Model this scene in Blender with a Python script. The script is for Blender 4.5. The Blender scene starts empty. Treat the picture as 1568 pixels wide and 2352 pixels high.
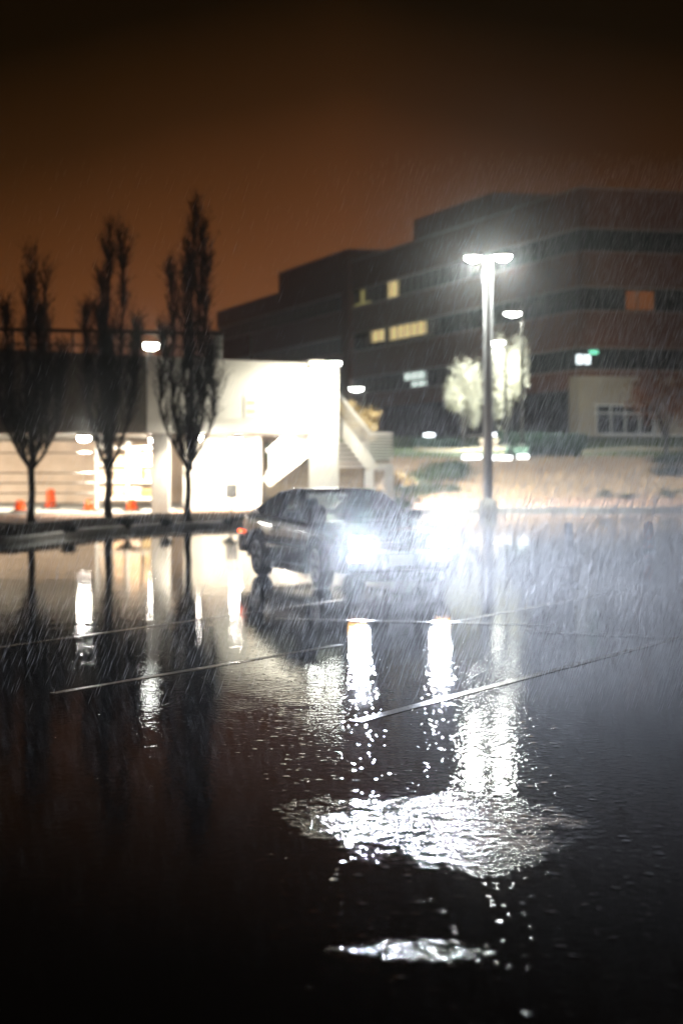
import bpy, bmesh, math, random
from mathutils import Vector, Matrix, noise as mnoise

R = math.radians
sc = bpy.context.scene
COL = sc.collection
F, CX, HY, CH = 3267.0, 784.0, 1075.0, 1.6      # focal length / horizon in a 1568x2352 picture, eye height

def at(px, py, Y):
    return Vector(((px - CX) / F * Y, Y, CH - (py - HY) / F * Y))
def gnd(px, py, z=0.0):
    Y = F * (CH - z) / (py - HY)
    return Vector(((px - CX) / F * Y, Y, z))

# ------------------------------------------------------------------ materials
def mat(name, col, rough=0.6, metal=0.0, spec=0.5, noise=None, bump=None, emit=None, trans=0.0, coat=0.0, alpha=1.0, ior=1.45):
    m = bpy.data.materials.new(name); m.use_nodes = True
    nt = m.node_tree; b = nt.nodes['Principled BSDF']
    b.inputs['Base Color'].default_value = (*col, 1)
    b.inputs['Roughness'].default_value = rough
    b.inputs['Metallic'].default_value = metal
    b.inputs['Specular IOR Level'].default_value = spec
    b.inputs['Transmission Weight'].default_value = trans
    b.inputs['Coat Weight'].default_value = coat
    b.inputs['Coat Roughness'].default_value = 0.06
    b.inputs['IOR'].default_value = ior
    if emit:
        b.inputs['Emission Color'].default_value = (*emit[0], 1)
        b.inputs['Emission Strength'].default_value = emit[1]
    geo = None
    if noise or bump:
        geo = nt.nodes.new('ShaderNodeTexCoord')
    if noise:                                   # (scale, amount of value variation, second colour)
        n = nt.nodes.new('ShaderNodeTexNoise'); n.inputs['Scale'].default_value = noise[0]
        n.inputs['Detail'].default_value = 6; n.inputs['Roughness'].default_value = 0.65
        nt.links.new(geo.outputs['Object'], n.inputs['Vector'])
        r = nt.nodes.new('ShaderNodeValToRGB')
        r.color_ramp.elements[0].position = 0.33; r.color_ramp.elements[1].position = 0.67
        r.color_ramp.elements[0].color = (*col, 1); r.color_ramp.elements[1].color = (*noise[1], 1)
        nt.links.new(n.outputs['Fac'], r.inputs['Fac']); nt.links.new(r.outputs['Color'], b.inputs['Base Color'])
    if bump:                                    # (scale, strength, distance)
        n = nt.nodes.new('ShaderNodeTexNoise'); n.inputs['Scale'].default_value = bump[0]; n.inputs['Detail'].default_value = 5
        nt.links.new(geo.outputs['Object'], n.inputs['Vector'])
        bp = nt.nodes.new('ShaderNodeBump'); bp.inputs['Strength'].default_value = bump[1]; bp.inputs['Distance'].default_value = bump[2]
        nt.links.new(n.outputs['Fac'], bp.inputs['Height']); nt.links.new(bp.outputs['Normal'], b.inputs['Normal'])
    return m

M = {}
M['paint'] = mat('car_paint', (0.050, 0.043, 0.041), 0.25, 0.45, coat=1.0, noise=(40, (0.065, 0.056, 0.053)))
M['sideglass'] = mat('tinted_glass', (0.16, 0.19, 0.20), 0.02, trans=1.0, ior=1.25)
M['trim'] = mat('black_trim', (0.012, 0.012, 0.013), 0.45)
M['lining'] = mat('cabin_lining', (0.03, 0.03, 0.032), 0.85)
M['tyre'] = mat('tyre_rubber', (0.018, 0.018, 0.018), 0.6, bump=(60, 0.3, 0.01))
M['rim'] = mat('alloy_rim', (0.42, 0.41, 0.40), 0.32, 0.9)
M['chrome'] = mat('bright_metal', (0.6, 0.6, 0.6), 0.2, 1.0)
M['carglass'] = mat('car_glass', (0.55, 0.6, 0.6), 0.02, trans=1.0, ior=1.02)
M['plate'] = mat('plate_white', (0.6, 0.6, 0.58), 0.4)
M['headlens'] = mat('headlamp_lens', (0.8, 0.85, 0.9), 0.1, emit=((0.86, 0.92, 1.0), 260))
M['amber'] = mat('amber_lens', (0.9, 0.35, 0.03), 0.2, emit=((1.0, 0.50, 0.14), 9))
M['redlens'] = mat('red_lens', (0.6, 0.05, 0.01), 0.2, emit=((1.0, 0.10, 0.02), 6))
M['redoff'] = mat('tail_lens', (0.22, 0.01, 0.01), 0.15)
M['white_wall'] = mat('white_painted_concrete', (0.74, 0.72, 0.66), 0.7, noise=(0.9, (0.66, 0.64, 0.57)), bump=(14, 0.15, 0.01))
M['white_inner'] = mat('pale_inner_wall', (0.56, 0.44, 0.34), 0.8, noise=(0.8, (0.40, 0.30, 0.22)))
M['shaded_wall'] = mat('shaded_concrete', (0.13, 0.12, 0.095), 0.8, noise=(0.9, (0.09, 0.085, 0.065)), bump=(14, 0.15, 0.01))  # shade on the left wall lengths, put into the concrete colour
M['conc'] = mat('concrete', (0.34, 0.33, 0.30), 0.7, noise=(2.5, (0.25, 0.24, 0.22)), bump=(20, 0.3, 0.01))
M['rail'] = mat('painted_rail', (0.62, 0.60, 0.56), 0.45)
M['dark_metal'] = mat('dark_bronze_metal', (0.03, 0.028, 0.025), 0.4, 0.6)
M['pole'] = mat('galvanised_pole', (0.42, 0.42, 0.43), 0.4, 0.5)
M['brick'] = mat('brown_brick', (0.20, 0.085, 0.05), 0.85, noise=(3.0, (0.15, 0.062, 0.038)), bump=(30, 0.3, 0.01))
M['stone'] = mat('pale_limestone', (0.44, 0.38, 0.28), 0.75, noise=(1.2, (0.37, 0.31, 0.23)))
M['ledge'] = mat('cast_stone_ledge', (0.33, 0.25, 0.20), 0.6)
M['core'] = mat('dark_core', (0.02, 0.022, 0.022), 0.5)
M['glass'] = mat('office_glass', (0.022, 0.034, 0.036), 0.07, spec=0.8, noise=(0.35, (0.04, 0.055, 0.055)))
M['mullion'] = mat('mullion', (0.08, 0.085, 0.085), 0.4, 0.3)
M['wframe'] = mat('white_frame', (0.72, 0.72, 0.70), 0.4)
M['roofing'] = mat('roof_gravel', (0.06, 0.055, 0.05), 0.9)
M['asph_bed'] = mat('bark_mulch', (0.012, 0.008, 0.006), 0.9, spec=0.15, noise=(9, (0.045, 0.03, 0.02)), bump=(26, 0.9, 0.05))
M['kerb'] = mat('kerb_concrete', (0.24, 0.23, 0.21), 0.45, noise=(3, (0.16, 0.155, 0.145)), bump=(30, 0.2, 0.01))
M['bark'] = mat('tree_bark', (0.016, 0.013, 0.010), 0.8, bump=(18, 0.6, 0.02))
M['twig'] = mat('twig_bark', (0.011, 0.009, 0.007), 0.8, spec=0.2)
M['leafdark'] = mat('dark_leaf', (0.012, 0.010, 0.006), 0.7, spec=0.2)
M['leafpale'] = mat('pale_leaf', (0.52, 0.51, 0.43), 0.6, noise=(1.5, (0.42, 0.41, 0.33)))
M['leafrust'] = mat('rust_leaf', (0.24, 0.10, 0.035), 0.6, noise=(1.5, (0.16, 0.055, 0.02)))
M['leaftan'] = mat('tan_leaf', (0.36, 0.27, 0.13), 0.6, noise=(1.5, (0.25, 0.17, 0.07)))
M['leafgreen'] = mat('green_leaf', (0.075, 0.115, 0.06), 0.55, noise=(1.5, (0.045, 0.075, 0.04)))
M['leafhedge'] = mat('hedge_leaf', (0.035, 0.065, 0.045), 0.55, noise=(1.5, (0.02, 0.042, 0.03)))
M['orange'] = mat('orange_plastic', (0.62, 0.13, 0.03), 0.4)
for _i, _v in (('Subsurface Weight', 0.6), ('Subsurface Scale', 0.15)): M['orange'].node_tree.nodes['Principled BSDF'].inputs[_i].default_value = _v
M['reflective'] = mat('reflective_sheet', (0.82, 0.82, 0.82), 0.25)
M['greypl'] = mat('grey_plastic', (0.40, 0.41, 0.42), 0.45)
M['rubber'] = mat('black_rubber', (0.02, 0.02, 0.02), 0.7)
M['drygrass'] = mat('dry_grass', (0.48, 0.35, 0.24), 0.8, noise=(0.6, (0.36, 0.24, 0.15)))
M['signdark'] = mat('sign_grey', (0.10, 0.10, 0.10), 0.6)
M['signbrown'] = mat('sign_brown', (0.55, 0.36, 0.22), 0.6)
LAMPC = (0.96, 1.0, 0.92)
M['lamp'] = mat('lit_lamp', (0.9, 0.9, 0.9), 0.2, emit=(LAMPC, 260))
M['lampfar'] = mat('lit_far_lamp', (0.9, 0.9, 0.9), 0.2, emit=(LAMPC, 55))
M['lampwarm'] = mat('lit_warm_lamp', (0.9, 0.9, 0.9), 0.2, emit=((1.0, 0.96, 0.86), 240))
M['boll'] = mat('lit_bollard', (0.9, 0.9, 0.9), 0.2, emit=((0.93, 0.97, 1.0), 6))
M['winlit'] = mat('lit_window_warm', (0.5, 0.4, 0.2), 0.3, emit=((1.0, 0.78, 0.34), 0.75), noise=(1.3, (0.3, 0.2, 0.1)))
M['winlitdim'] = mat('lit_window_dim', (0.3, 0.3, 0.12), 0.3, emit=((0.80, 0.70, 0.24), 0.28))
M['winorange'] = mat('lit_window_orange', (0.4, 0.15, 0.03), 0.3, emit=((0.85, 0.26, 0.06), 0.085))
M['winglint'] = mat('window_lamp_reflection', (0.5, 0.55, 0.5), 0.3, emit=((0.85, 1.0, 0.93), 1.1))  # emission stands in for lamp reflections on the glass
M['wincream'] = mat('lit_window_cream', (0.6, 0.55, 0.4), 0.3, emit=((1.0, 0.90, 0.66), 1.3))
M['scrwhite'] = mat('lit_screen', (0.8, 0.8, 0.8), 0.3, emit=((0.86, 0.97, 1.0), 2.2))
M['scrgreen'] = mat('lit_green', (0.1, 0.6, 0.4), 0.3, emit=((0.25, 0.95, 0.62), 1.4))

# wet asphalt: dark, glossy, wind- and rain-rippled water film with deeper puddles
def asphalt(line=False):
    m = bpy.data.materials.new('worn_line_paint' if line else 'wet_asphalt'); m.use_nodes = True
    nt = m.node_tree; L = nt.links.new; N = nt.nodes.new
    b = nt.nodes['Principled BSDF']
    tc = N('ShaderNodeTexCoord')
    def noise(scale, detail=3, rough=0.5, vec=None):
        n = N('ShaderNodeTexNoise'); n.inputs['Scale'].default_value = scale
        n.inputs['Detail'].default_value = detail; n.inputs['Roughness'].default_value = rough
        L(vec or tc.outputs['Object'], n.inputs['Vector']); return n.outputs['Fac']
    def math_(op, a, c=None, clamp=False):
        n = N('ShaderNodeMath'); n.operation = op; n.use_clamp = clamp
        for i, v in enumerate((a, c)):
            if v is None: continue
            if isinstance(v, (int, float)): n.inputs[i].default_value = v
            else: L(v, n.inputs[i])
        return n.outputs[0]
    def ramp(v, a, bb):
        n = N('ShaderNodeMapRange'); n.interpolation_type = 'SMOOTHSTEP'
        n.inputs['From Min'].default_value = a; n.inputs['From Max'].default_value = bb
        L(v, n.inputs['Value']); return n.outputs['Result']
    # base colour: aggregate
    agg = noise(90, 2); big = noise(0.35, 4)
    cr = N('ShaderNodeValToRGB'); cr.color_ramp.elements[0].color = (0.005, 0.005, 0.005, 1); cr.color_ramp.elements[1].color = (0.024, 0.023, 0.0225, 1)
    L(math_('ADD', math_('MULTIPLY', agg, 0.5), math_('MULTIPLY', big, 0.5)), cr.inputs['Fac'])
    if line:
        cr.color_ramp.elements[0].color = (0.03, 0.029, 0.027, 1); cr.color_ramp.elements[1].color = (0.50, 0.46, 0.39, 1)
        cr.color_ramp.elements[0].position = 0.34; cr.color_ramp.elements[1].position = 0.52
    L(cr.outputs['Color'], b.inputs['Base Color'])
    b.inputs['IOR'].default_value = 1.36
    pud = ramp(noise(0.42, 3, 0.55), 0.42, 0.62)               # 1 = standing water
    # roughness
    rr = N('ShaderNodeMapRange'); L(pud, rr.inputs['Value'])
    rr.inputs['To Min'].default_value = ROUGH0 + (0.15 if line else 0); rr.inputs['To Max'].default_value = ROUGH1 + (0.11 if line else 0)
    L(rr.outputs['Result'], b.inputs['Roughness'])
    # ripples: a broken puddle where rain and wind stir the water
    sep = N('ShaderNodeSeparateXYZ'); L(tc.outputs['Object'], sep.inputs[0])
    def blob(x, y, rx, ry, ns=2.6):
        dx = math_('DIVIDE', math_('SUBTRACT', sep.outputs[0], x), rx); dy = math_('DIVIDE', math_('SUBTRACT', sep.outputs[1], y), ry)
        d = math_('ADD', math_('MULTIPLY', dx, dx), math_('MULTIPLY', dy, dy))
        d = math_('ADD', d, math_('MULTIPLY', math_('SUBTRACT', noise(ns, 5, 0.65), 0.5), 4.2))
        n = N('ShaderNodeMapRange'); n.interpolation_type = 'SMOOTHSTEP'
        n.inputs['From Min'].default_value = 1.9; n.inputs['From Max'].default_value = 0.15
        L(d, n.inputs['Value']); return n.outputs['Result']
    stir = blob(0.45, 6.35, 0.55, 0.58)
    stir = math_('MULTIPLY', stir, ramp(noise(11, 3, 0.6), 0.31, 0.54))
    for q in ((0.22, 4.72, 0.22, 0.10, 8.0),):
        stir = math_('MAXIMUM', stir, math_('MULTIPLY', blob(*q), ramp(noise(22, 2), 0.37, 0.56)))
    stir = math_('MAXIMUM', stir, math_('MULTIPLY', blob(0.75, 10.0, 0.95, 4.2), 0.07))
    mid = ramp(noise(3.2, 2), 0.25, 0.75)
    w1 = noise(WS1, 2, 0.5); w2 = noise(WS2, 2, 0.5)
    dist = N('ShaderNodeMapRange'); L(sep.outputs[1], dist.inputs['Value'])
    dist.inputs['From Min'].default_value = 12.0; dist.inputs['From Max'].default_value = 26.0
    dist.inputs['To Min'].default_value = 1.0; dist.inputs['To Max'].default_value = 0.25
    amp = math_('MULTIPLY', math_('ADD', math_('MULTIPLY', math_('ADD', mid, 0.35), RIP0), math_('MULTIPLY', stir, RIP1)), dist.outputs['Result'])
    h = math_('ADD', math_('MULTIPLY', w1, 1.0), math_('MULTIPLY', w2, 0.45))
    h = math_('MULTIPLY', math_('SUBTRACT', h, 0.72), amp)
    h = math_('ADD', h, math_('MULTIPLY', math_('SUBTRACT', noise(64, 1), 0.5), math_('MULTIPLY', stir, 0.0042)))
    # rings where raindrops hit the film
    shower = math_('ADD', math_('MULTIPLY', blob(0.55, 8.6, 0.85, 4.2), 0.8), 0.2)
    for sc_, amp_, off_ in ((10.5, 0.0023, 0.62), (18.0, 0.0013, 0.66)):
        vo = N('ShaderNodeTexVoronoi'); vo.voronoi_dimensions = '2D'; vo.inputs['Scale'].default_value = sc_; L(tc.outputs['Object'], vo.inputs['Vector'])
        vc = N('ShaderNodeSeparateColor'); L(vo.outputs['Color'], vc.inputs[0])
        mrk = N('ShaderNodeMapRange'); mrk.interpolation_type = 'SMOOTHSTEP'; mrk.inputs['From Min'].default_value = 0.30; mrk.inputs['From Max'].default_value = 0.05
        L(vo.outputs['Distance'], mrk.inputs['Value'])
        h = math_('ADD', h, math_('MULTIPLY', math_('MULTIPLY', mrk.outputs[0], math_('GREATER_THAN', vc.outputs[0], off_)), math_('MULTIPLY', math_('MULTIPLY', vc.outputs[1], amp_), shower)))
    und = math_('MULTIPLY', noise(0.55, 2), UND)
    h = math_('ADD', h, und)
    bp = N('ShaderNodeBump'); bp.inputs['Strength'].default_value = 1.0; bp.inputs['Distance'].default_value = 1.0
    L(h, bp.inputs['Height']); L(bp.outputs['Normal'], b.inputs['Normal'])
    return m
ROUGH0, ROUGH1, WS1, WS2, RIP0, RIP1, UND = 0.045, 0.02, 17.0, 38.0, 0.0009, 0.0084, 0.003
M['asphalt'] = asphalt()
M['line'] = asphalt(True)

def translucent(key, col, amt=0.5):
    nt = M[key].node_tree; b = nt.nodes['Principled BSDF']; o = nt.nodes['Material Output']
    t = nt.nodes.new('ShaderNodeBsdfTranslucent'); t.inputs[0].default_value = (*col, 1); x = nt.nodes.new('ShaderNodeMixShader'); x.inputs[0].default_value = amt
    nt.links.new(b.outputs[0], x.inputs[1]); nt.links.new(t.outputs[0], x.inputs[2]); nt.links.new(x.outputs[0], o.inputs['Surface'])
translucent('orange', (0.95, 0.26, 0.05), 0.7); translucent('greypl', (0.4, 0.41, 0.42), 0.4); translucent('reflective', (0.9, 0.9, 0.9))
for _k, _c in (('leafpale', (0.5, 0.48, 0.34)), ('leafrust', (0.24, 0.10, 0.03)), ('leaftan', (0.36, 0.26, 0.12)), ('leafgreen', (0.08, 0.12, 0.05))): translucent(_k, _c, 0.35)
def terrain_mat():
    m = bpy.data.materials.new('bank_soil_and_lawn'); m.use_nodes = True
    nt = m.node_tree; L = nt.links.new; N = nt.nodes.new; b = nt.nodes['Principled BSDF']
    tc = N('ShaderNodeTexCoord'); sep = N('ShaderNodeSeparateXYZ'); L(tc.outputs['Object'], sep.inputs[0])
    n = N('ShaderNodeTexNoise'); n.inputs['Scale'].default_value = 0.9; n.inputs['Detail'].default_value = 8; n.inputs['Roughness'].default_value = 0.7
    L(tc.outputs['Object'], n.inputs['Vector'])
    c1 = N('ShaderNodeValToRGB'); e = c1.color_ramp.elements
    e[0].position = 0.3; e[0].color = (0.24, 0.16, 0.095, 1); e[1].position = 0.7; e[1].color = (0.50, 0.37, 0.22, 1); L(n.outputs['Fac'], c1.inputs['Fac'])
    c2 = N('ShaderNodeValToRGB'); e = c2.color_ramp.elements
    e[0].position = 0.3; e[0].color = (0.05, 0.08, 0.035, 1); e[1].position = 0.7; e[1].color = (0.13, 0.16, 0.07, 1); L(n.outputs['Fac'], c2.inputs['Fac'])
    add = N('ShaderNodeMath'); add.operation = 'MULTIPLY_ADD'; L(n.outputs['Fac'], add.inputs[0]); add.inputs[1].default_value = 5.0; L(sep.outputs[1], add.inputs[2])
    mr = N('ShaderNodeMapRange'); mr.inputs['From Min'].default_value = 75.5; mr.inputs['From Max'].default_value = 77.5; L(add.outputs[0], mr.inputs['Value'])
    mx = N('ShaderNodeMix'); mx.data_type = 'RGBA'
    L(mr.outputs[0], mx.inputs[0]); L(c1.outputs[0], mx.inputs[6]); L(c2.outputs[0], mx.inputs[7])
    # reddish mulch verge next to the kerb
    mr2 = N('ShaderNodeMapRange'); mr2.inputs['From Min'].default_value = 61.0; mr2.inputs['From Max'].default_value = 60.0; L(add.outputs[0], mr2.inputs['Value'])
    mx2 = N('ShaderNodeMix'); mx2.data_type = 'RGBA'; mx2.inputs[7].default_value = (0.33, 0.20, 0.14, 1)
    L(mr2.outputs[0], mx2.inputs[0]); L(mx.outputs[2], mx2.inputs[6])
    L(mx2.outputs[2], b.inputs['Base Color']); b.inputs['Roughness'].default_value = 0.75
    n2 = N('ShaderNodeTexNoise'); n2.inputs['Scale'].default_value = 5; n2.inputs['Detail'].default_value = 6; L(tc.outputs['Object'], n2.inputs['Vector'])
    bp = N('ShaderNodeBump'); bp.inputs['Distance'].default_value = 0.15; bp.inputs['Strength'].default_value = 0.8
    L(n2.outputs['Fac'], bp.inputs['Height']); L(bp.outputs[0], b.inputs['Normal'])
    return m
M['terrain'] = terrain_mat()

def rain_mat():
    m = bpy.data.materials.new('rain_water'); m.use_nodes = True
    nt = m.node_tree; nt.nodes.clear(); N = nt.nodes.new; L = nt.links.new
    o = N('ShaderNodeOutputMaterial'); t = N('ShaderNodeBsdfTranslucent'); t.inputs[0].default_value = (0.93, 0.95, 0.98, 1)
    d = N('ShaderNodeBsdfDiffuse'); d.inputs[0].default_value = (0.55, 0.57, 0.6, 1)
    tr = N('ShaderNodeBsdfTransparent')
    a = N('ShaderNodeMixShader'); a.inputs[0].default_value = 0.35; L(t.outputs[0], a.inputs[1]); L(d.outputs[0], a.inputs[2])
    c = N('ShaderNodeMixShader'); c.inputs[0].default_value = 0.60; L(tr.outputs[0], c.inputs[1]); L(a.outputs[0], c.inputs[2])
    L(c.outputs[0], o.inputs[0]); return m
M['rain'] = rain_mat()

# ------------------------------------------------------------------ mesh building
class MB:
    def __init__(s): s.v = []; s.f = []
    def add(s, vs, fs):
        o = len(s.v); s.v += [tuple(v) for v in vs]; s.f += [tuple(i + o for i in f) for f in fs]; return s
    def box(s, c, d, mtx=None):
        x, y, z = d[0] / 2, d[1] / 2, d[2] / 2
        vs = [Vector((sx * x, sy * y, sz * z)) for sz in (-1, 1) for sy in (-1, 1) for sx in (-1, 1)]
        vs = [(mtx @ v if mtx else v) + Vector(c) for v in vs]
        return s.add(vs, [(0, 2, 3, 1), (4, 5, 7, 6), (0, 1, 5, 4), (2, 6, 7, 3), (0, 4, 6, 2), (1, 3, 7, 5)])
    def bar(s, a, b, w, h, up=(0, 0, 1)):                      # rectangular bar from a to b
        a, b = Vector(a), Vector(b); d = (b - a); l = d.length; d.normalize()
        side = d.cross(Vector(up)); 
        if side.length < 1e-4: side = d.cross(Vector((1, 0, 0)))
        side.normalize(); u = side.cross(d)
        m = Matrix((side, d, u)).transposed()
        return s.box((a + b) / 2, (w, l, h), m)
    def tube(s, pts, rs, n=8, caps=True):
        pts = [Vector(p) for p in pts]
        if isinstance(rs, (int, float)): rs = [rs] * len(pts)
        o = len(s.v); prev = None
        for i, p in enumerate(pts):
            d = (pts[min(i + 1, len(pts) - 1)] - pts[max(i - 1, 0)])
            if d.length < 1e-9: d = Vector((0, 0, 1))
            d.normalize()
            if prev is None:
                a = d.cross(Vector((0, 1, 0)) if abs(d.y) < 0.9 else Vector((1, 0, 0))); a.normalize()
            else:
                a = prev - d * prev.dot(d)
                if a.length < 1e-6: a = d.cross(Vector((0, 1, 0)))
                a.normalize()
            prev = a; b = d.cross(a)
            for k in range(n):
                t = 2 * math.pi * k / n
                s.v.append(tuple(p + (a * math.cos(t) + b * math.sin(t)) * rs[i]))
        for i in range(len(pts) - 1):
            for k in range(n):
                s.f.append((o + i * n + k, o + i * n + (k + 1) % n, o + (i + 1) * n + (k + 1) % n, o + (i + 1) * n + k))
        if caps:
            s.f.append(tuple(o + k for k in reversed(range(n)))); e = o + (len(pts) - 1) * n
            s.f.append(tuple(e + k for k in range(n)))
        return s
    def lathe(s, prof, n=24, axis='z', origin=(0, 0, 0)):      # prof: (radius, height)
        o = len(s.v)
        for r, h in prof:
            for k in range(n):
                t = 2 * math.pi * k / n; a, b = r * math.cos(t), r * math.sin(t)
                p = {'z': (a, b, h), 'y': (a, h, b), 'x': (h, a, b)}[axis]
                s.v.append((p[0] + origin[0], p[1] + origin[1], p[2] + origin[2]))
        for i in range(len(prof) - 1):
            for k in range(n):
                s.f.append((o + i * n + k, o + i * n + (k + 1) % n, o + (i + 1) * n + (k + 1) % n, o + (i + 1) * n + k))
        s.f.append(tuple(o + k for k in reversed(range(n)))); e = o + (len(prof) - 1) * n
        s.f.append(tuple(e + k for k in range(n)))
        return s
    def prism(s, poly, z0, z1):
        n = len(poly); vs = [(p[0], p[1], z0) for p in poly] + [(p[0], p[1], z1) for p in poly]
        fs = [(i, (i + 1) % n, n + (i + 1) % n, n + i) for i in range(n)]
        fs += [tuple(reversed(range(n))), tuple(range(n, 2 * n))]
        return s.add(vs, fs)
    def grid(s, rows, close=False):
        o = len(s.v); n = len(rows[0])
        for r in rows: s.v += [tuple(p) for p in r]
        for i in range(len(rows) - 1):
            for k in range(n if close else n - 1):
                k2 = (k + 1) % n
                s.f.append((o + i * n + k, o + i * n + k2, o + (i + 1) * n + k2, o + (i + 1) * n + k))
        return s
    def build(s, name, m, parent=None, smooth=None, bevel=0.0, fixn=True):
        me = bpy.data.meshes.new(name); me.from_pydata(s.v, [], s.f); me.update()
        if fixn:
            bm = bmesh.new(); bm.from_mesh(me); bmesh.ops.recalc_face_normals(bm, faces=bm.faces); bm.to_mesh(me); bm.free()
        o = bpy.data.objects.new(name, me); COL.objects.link(o)
        me.materials.append(M[m] if isinstance(m, str) else m)
        if smooth is not None:
            me.shade_smooth(); me.set_sharp_from_angle(angle=R(smooth))
        if parent: o.parent = parent
        if bevel:
            md = o.modifiers.new('bevel', 'BEVEL'); md.width = bevel; md.segments = 2; md.limit_method = 'ANGLE'
        return o

def tag(o, label=None, cat=None, group=None, kind=None):
    if label: o['label'] = label
    if cat: o['category'] = cat
    if group: o['group'] = group
    if kind: o['kind'] = kind
    return o
def empty(name, loc, label, cat, group=None, rz=0.0):
    o = bpy.data.objects.new(name, None); COL.objects.link(o); o.location = loc; o.rotation_euler = (0, 0, rz)
    o.empty_display_size = 0.2
    return tag(o, label, cat, group)
def lamp(kind, loc, power, col=(1, 1, 1), radius=0.1, parent=None, aim=None, angle=120, blend=0.6, name='lamp_light'):
    l = bpy.data.lights.new(name, kind); l.energy = power; l.color = col
    l.shadow_soft_size = radius
    if kind == 'SPOT': l.spot_size = R(angle); l.spot_blend = blend
    o = bpy.data.objects.new(name, l); COL.objects.link(o)
    if aim is not None:
        o.rotation_euler = (Vector(aim) - Vector(loc)).to_track_quat('-Z', 'Y').to_euler()
    o.location = loc
    if parent: o.parent = parent
    return o

# ------------------------------------------------------------------ ground and terrain
def smooth(a, b, x):
    t = max(0.0, min(1.0, (x - a) / (b - a))); return t * t * (3 - 2 * t)
PROF = [(53.4, 0.14), (56.5, 0.30), (60, 0.62), (66, 1.25), (74, 2.0), (79, 2.55), (88, 2.9), (95, 3.65), (110, 3.9), (260, 4.2)]
def prof(Y):
    if Y <= PROF[0][0]: return PROF[0][1]
    for (a, za), (b, zb) in zip(PROF, PROF[1:]):
        if Y <= b: return za + (zb - za) * (Y - a) / (b - a)
    return PROF[-1][1]
def kerbY(X):                                                  # front edge of the planted ground
    pts = [(-60, 24.0), (-8.6, 29.0), (-7.17, 29.9), (-6.75, 31.3), (-6.3, 34.2), (-5.3, 36.3), (-4.2, 37.9), (-2.5, 39.6), (-0.6, 41.2), (0.8, 44.5), (2.0, 49.5), (3.6, 52.4), (6, 53.2), (120, 53.4)]
    for (a, ya), (b, yb) in zip(pts, pts[1:]):
        if X <= b: return ya + (yb - ya) * (X - a) / (b - a)
    return pts[-1][1]
def terr(X, Y):
    m = 0.10 + 0.10 * smooth(0, 2.5, Y - kerbY(X))
    w = smooth(-0.4, 2.2, X) if Y < 60 else max(smooth(-0.4, 2.2, X), smooth(60, 76, Y))
    z = m * (1 - w) + max(prof(Y), 0.13) * w
    z += 0.16 * mnoise.noise(Vector((X * 0.25, Y * 0.25, 3.1))) * smooth(0.5, 8, Y - kerbY(X)) * w
    return z
mb = MB(); mb.prism([(-230, -60), (230, -60), (230, 330), (-230, 330)], -0.6, -0.05)
tag(mb.build('ground', 'roofing'), kind='structure')
mb = MB(); mb.grid([[(x, y, 0.0) for x in (-70, 0, 90)] for y in (-30, 10, 53.8)])
tag(mb.build('parking_lot', 'asphalt', fixn=False), kind='structure')
xs = [-70, -50, -35, -25] + [-18 + 0.5 * i for i in range(150)] + [60, 75, 100, 140]
ts = [0, 0.25, 0.6, 1.0, 1.6, 2.4] + [3.2 + 1.2 * i for i in range(46)] + [62, 70, 80, 100, 140, 200]
rows = []
for t in ts:
    rows.append([(x, kerbY(x) + 0.14 + t, terr(x, kerbY(x) + 0.14 + t)) for x in xs])
tag(MB().grid(rows).build('terrain', 'terrain', smooth=60, fixn=False), kind='structure')
# mulch bed under the three trees
rows = []
for t in (0.13, 0.3, 0.7, 1.2, 1.9, 2.7, 3.6):
    r = []
    for i in range(61):
        x = -16 + 15.2 * i / 60; y = kerbY(x) + t
        r.append((x, y, terr(x, y) + 0.012 + (0.07 * mnoise.noise(Vector((x * 1.3, y * 1.3, 0))) + 0.10) * smooth(0.13, 0.9, t)))
    rows.append(r)
tag(MB().grid(rows).build('planting_bed', 'asph_bed', smooth=60, fixn=False), kind='structure')
# kerb along the whole edge
mb = MB(); rr_ = []
for i in range(420):
    x = -20 + 0.13 * i if i < 260 else 13.8 + (i - 259) * 0.4
    dx = (kerbY(x + 0.05) - kerbY(x - 0.05)) / 0.1; n = Vector((-dx, 1, 0)).normalized(); p = Vector((x, kerbY(x), 0))
    rr_.append([p + Vector((0, 0, -0.1)), p + Vector((0, 0, 0.10)), p + n * 0.03 + Vector((0, 0, 0.14)), p + n * 0.15 + Vector((0, 0, 0.145)), p + n * 0.16 + Vector((0, 0, -0.1))])
tag(mb.grid(rr_).build('kerb', 'kerb', smooth=40), kind='structure')

# painted parking lines
def pline(p, q, w, z=0.004, jag=0):
    p, q = Vector(p), Vector(q); d = (q - p).normalized(); s = Vector((-d.y, d.x, 0)) * w / 2
    n = 24; rows = []
    for i in range(n + 1):
        c = p.lerp(q, i / n); k = 0.72 + 0.16 * mnoise.noise(c * 2.1)
        rows.append([c + s * k + Vector((0, 0, z)), c - s * k + Vector((0, 0, z))])
    tag(MB().grid(rows).build('parking_line', 'line', fixn=False), kind='structure')
def ext(p, q, a, b):
    d = q - p; return p + d * a, p + d * b
p, q = ext(gnd(0, 1487), gnd(784, 1378), -0.3, 1.0); pline(p, q, 0.09)
pline(gnd(122, 1593), gnd(784, 1481), 0.10)
p, q = ext(gnd(817, 1658), gnd(1568, 1462), 0.0, 1.25); pline(p, q, 0.12)
p, q = ext(gnd(1014, 1434), gnd(1366, 1368), 0.0, 1.3); pline(p, q, 0.11)
pline(gnd(632, 1422), gnd(1259, 1436), 0.12, 0.008)
pline(gnd(1205, 1450), gnd(1560, 1467), 0.10, 0.012)
pline(gnd(1108, 1190), gnd(1200, 1188), 0.30)

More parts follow.
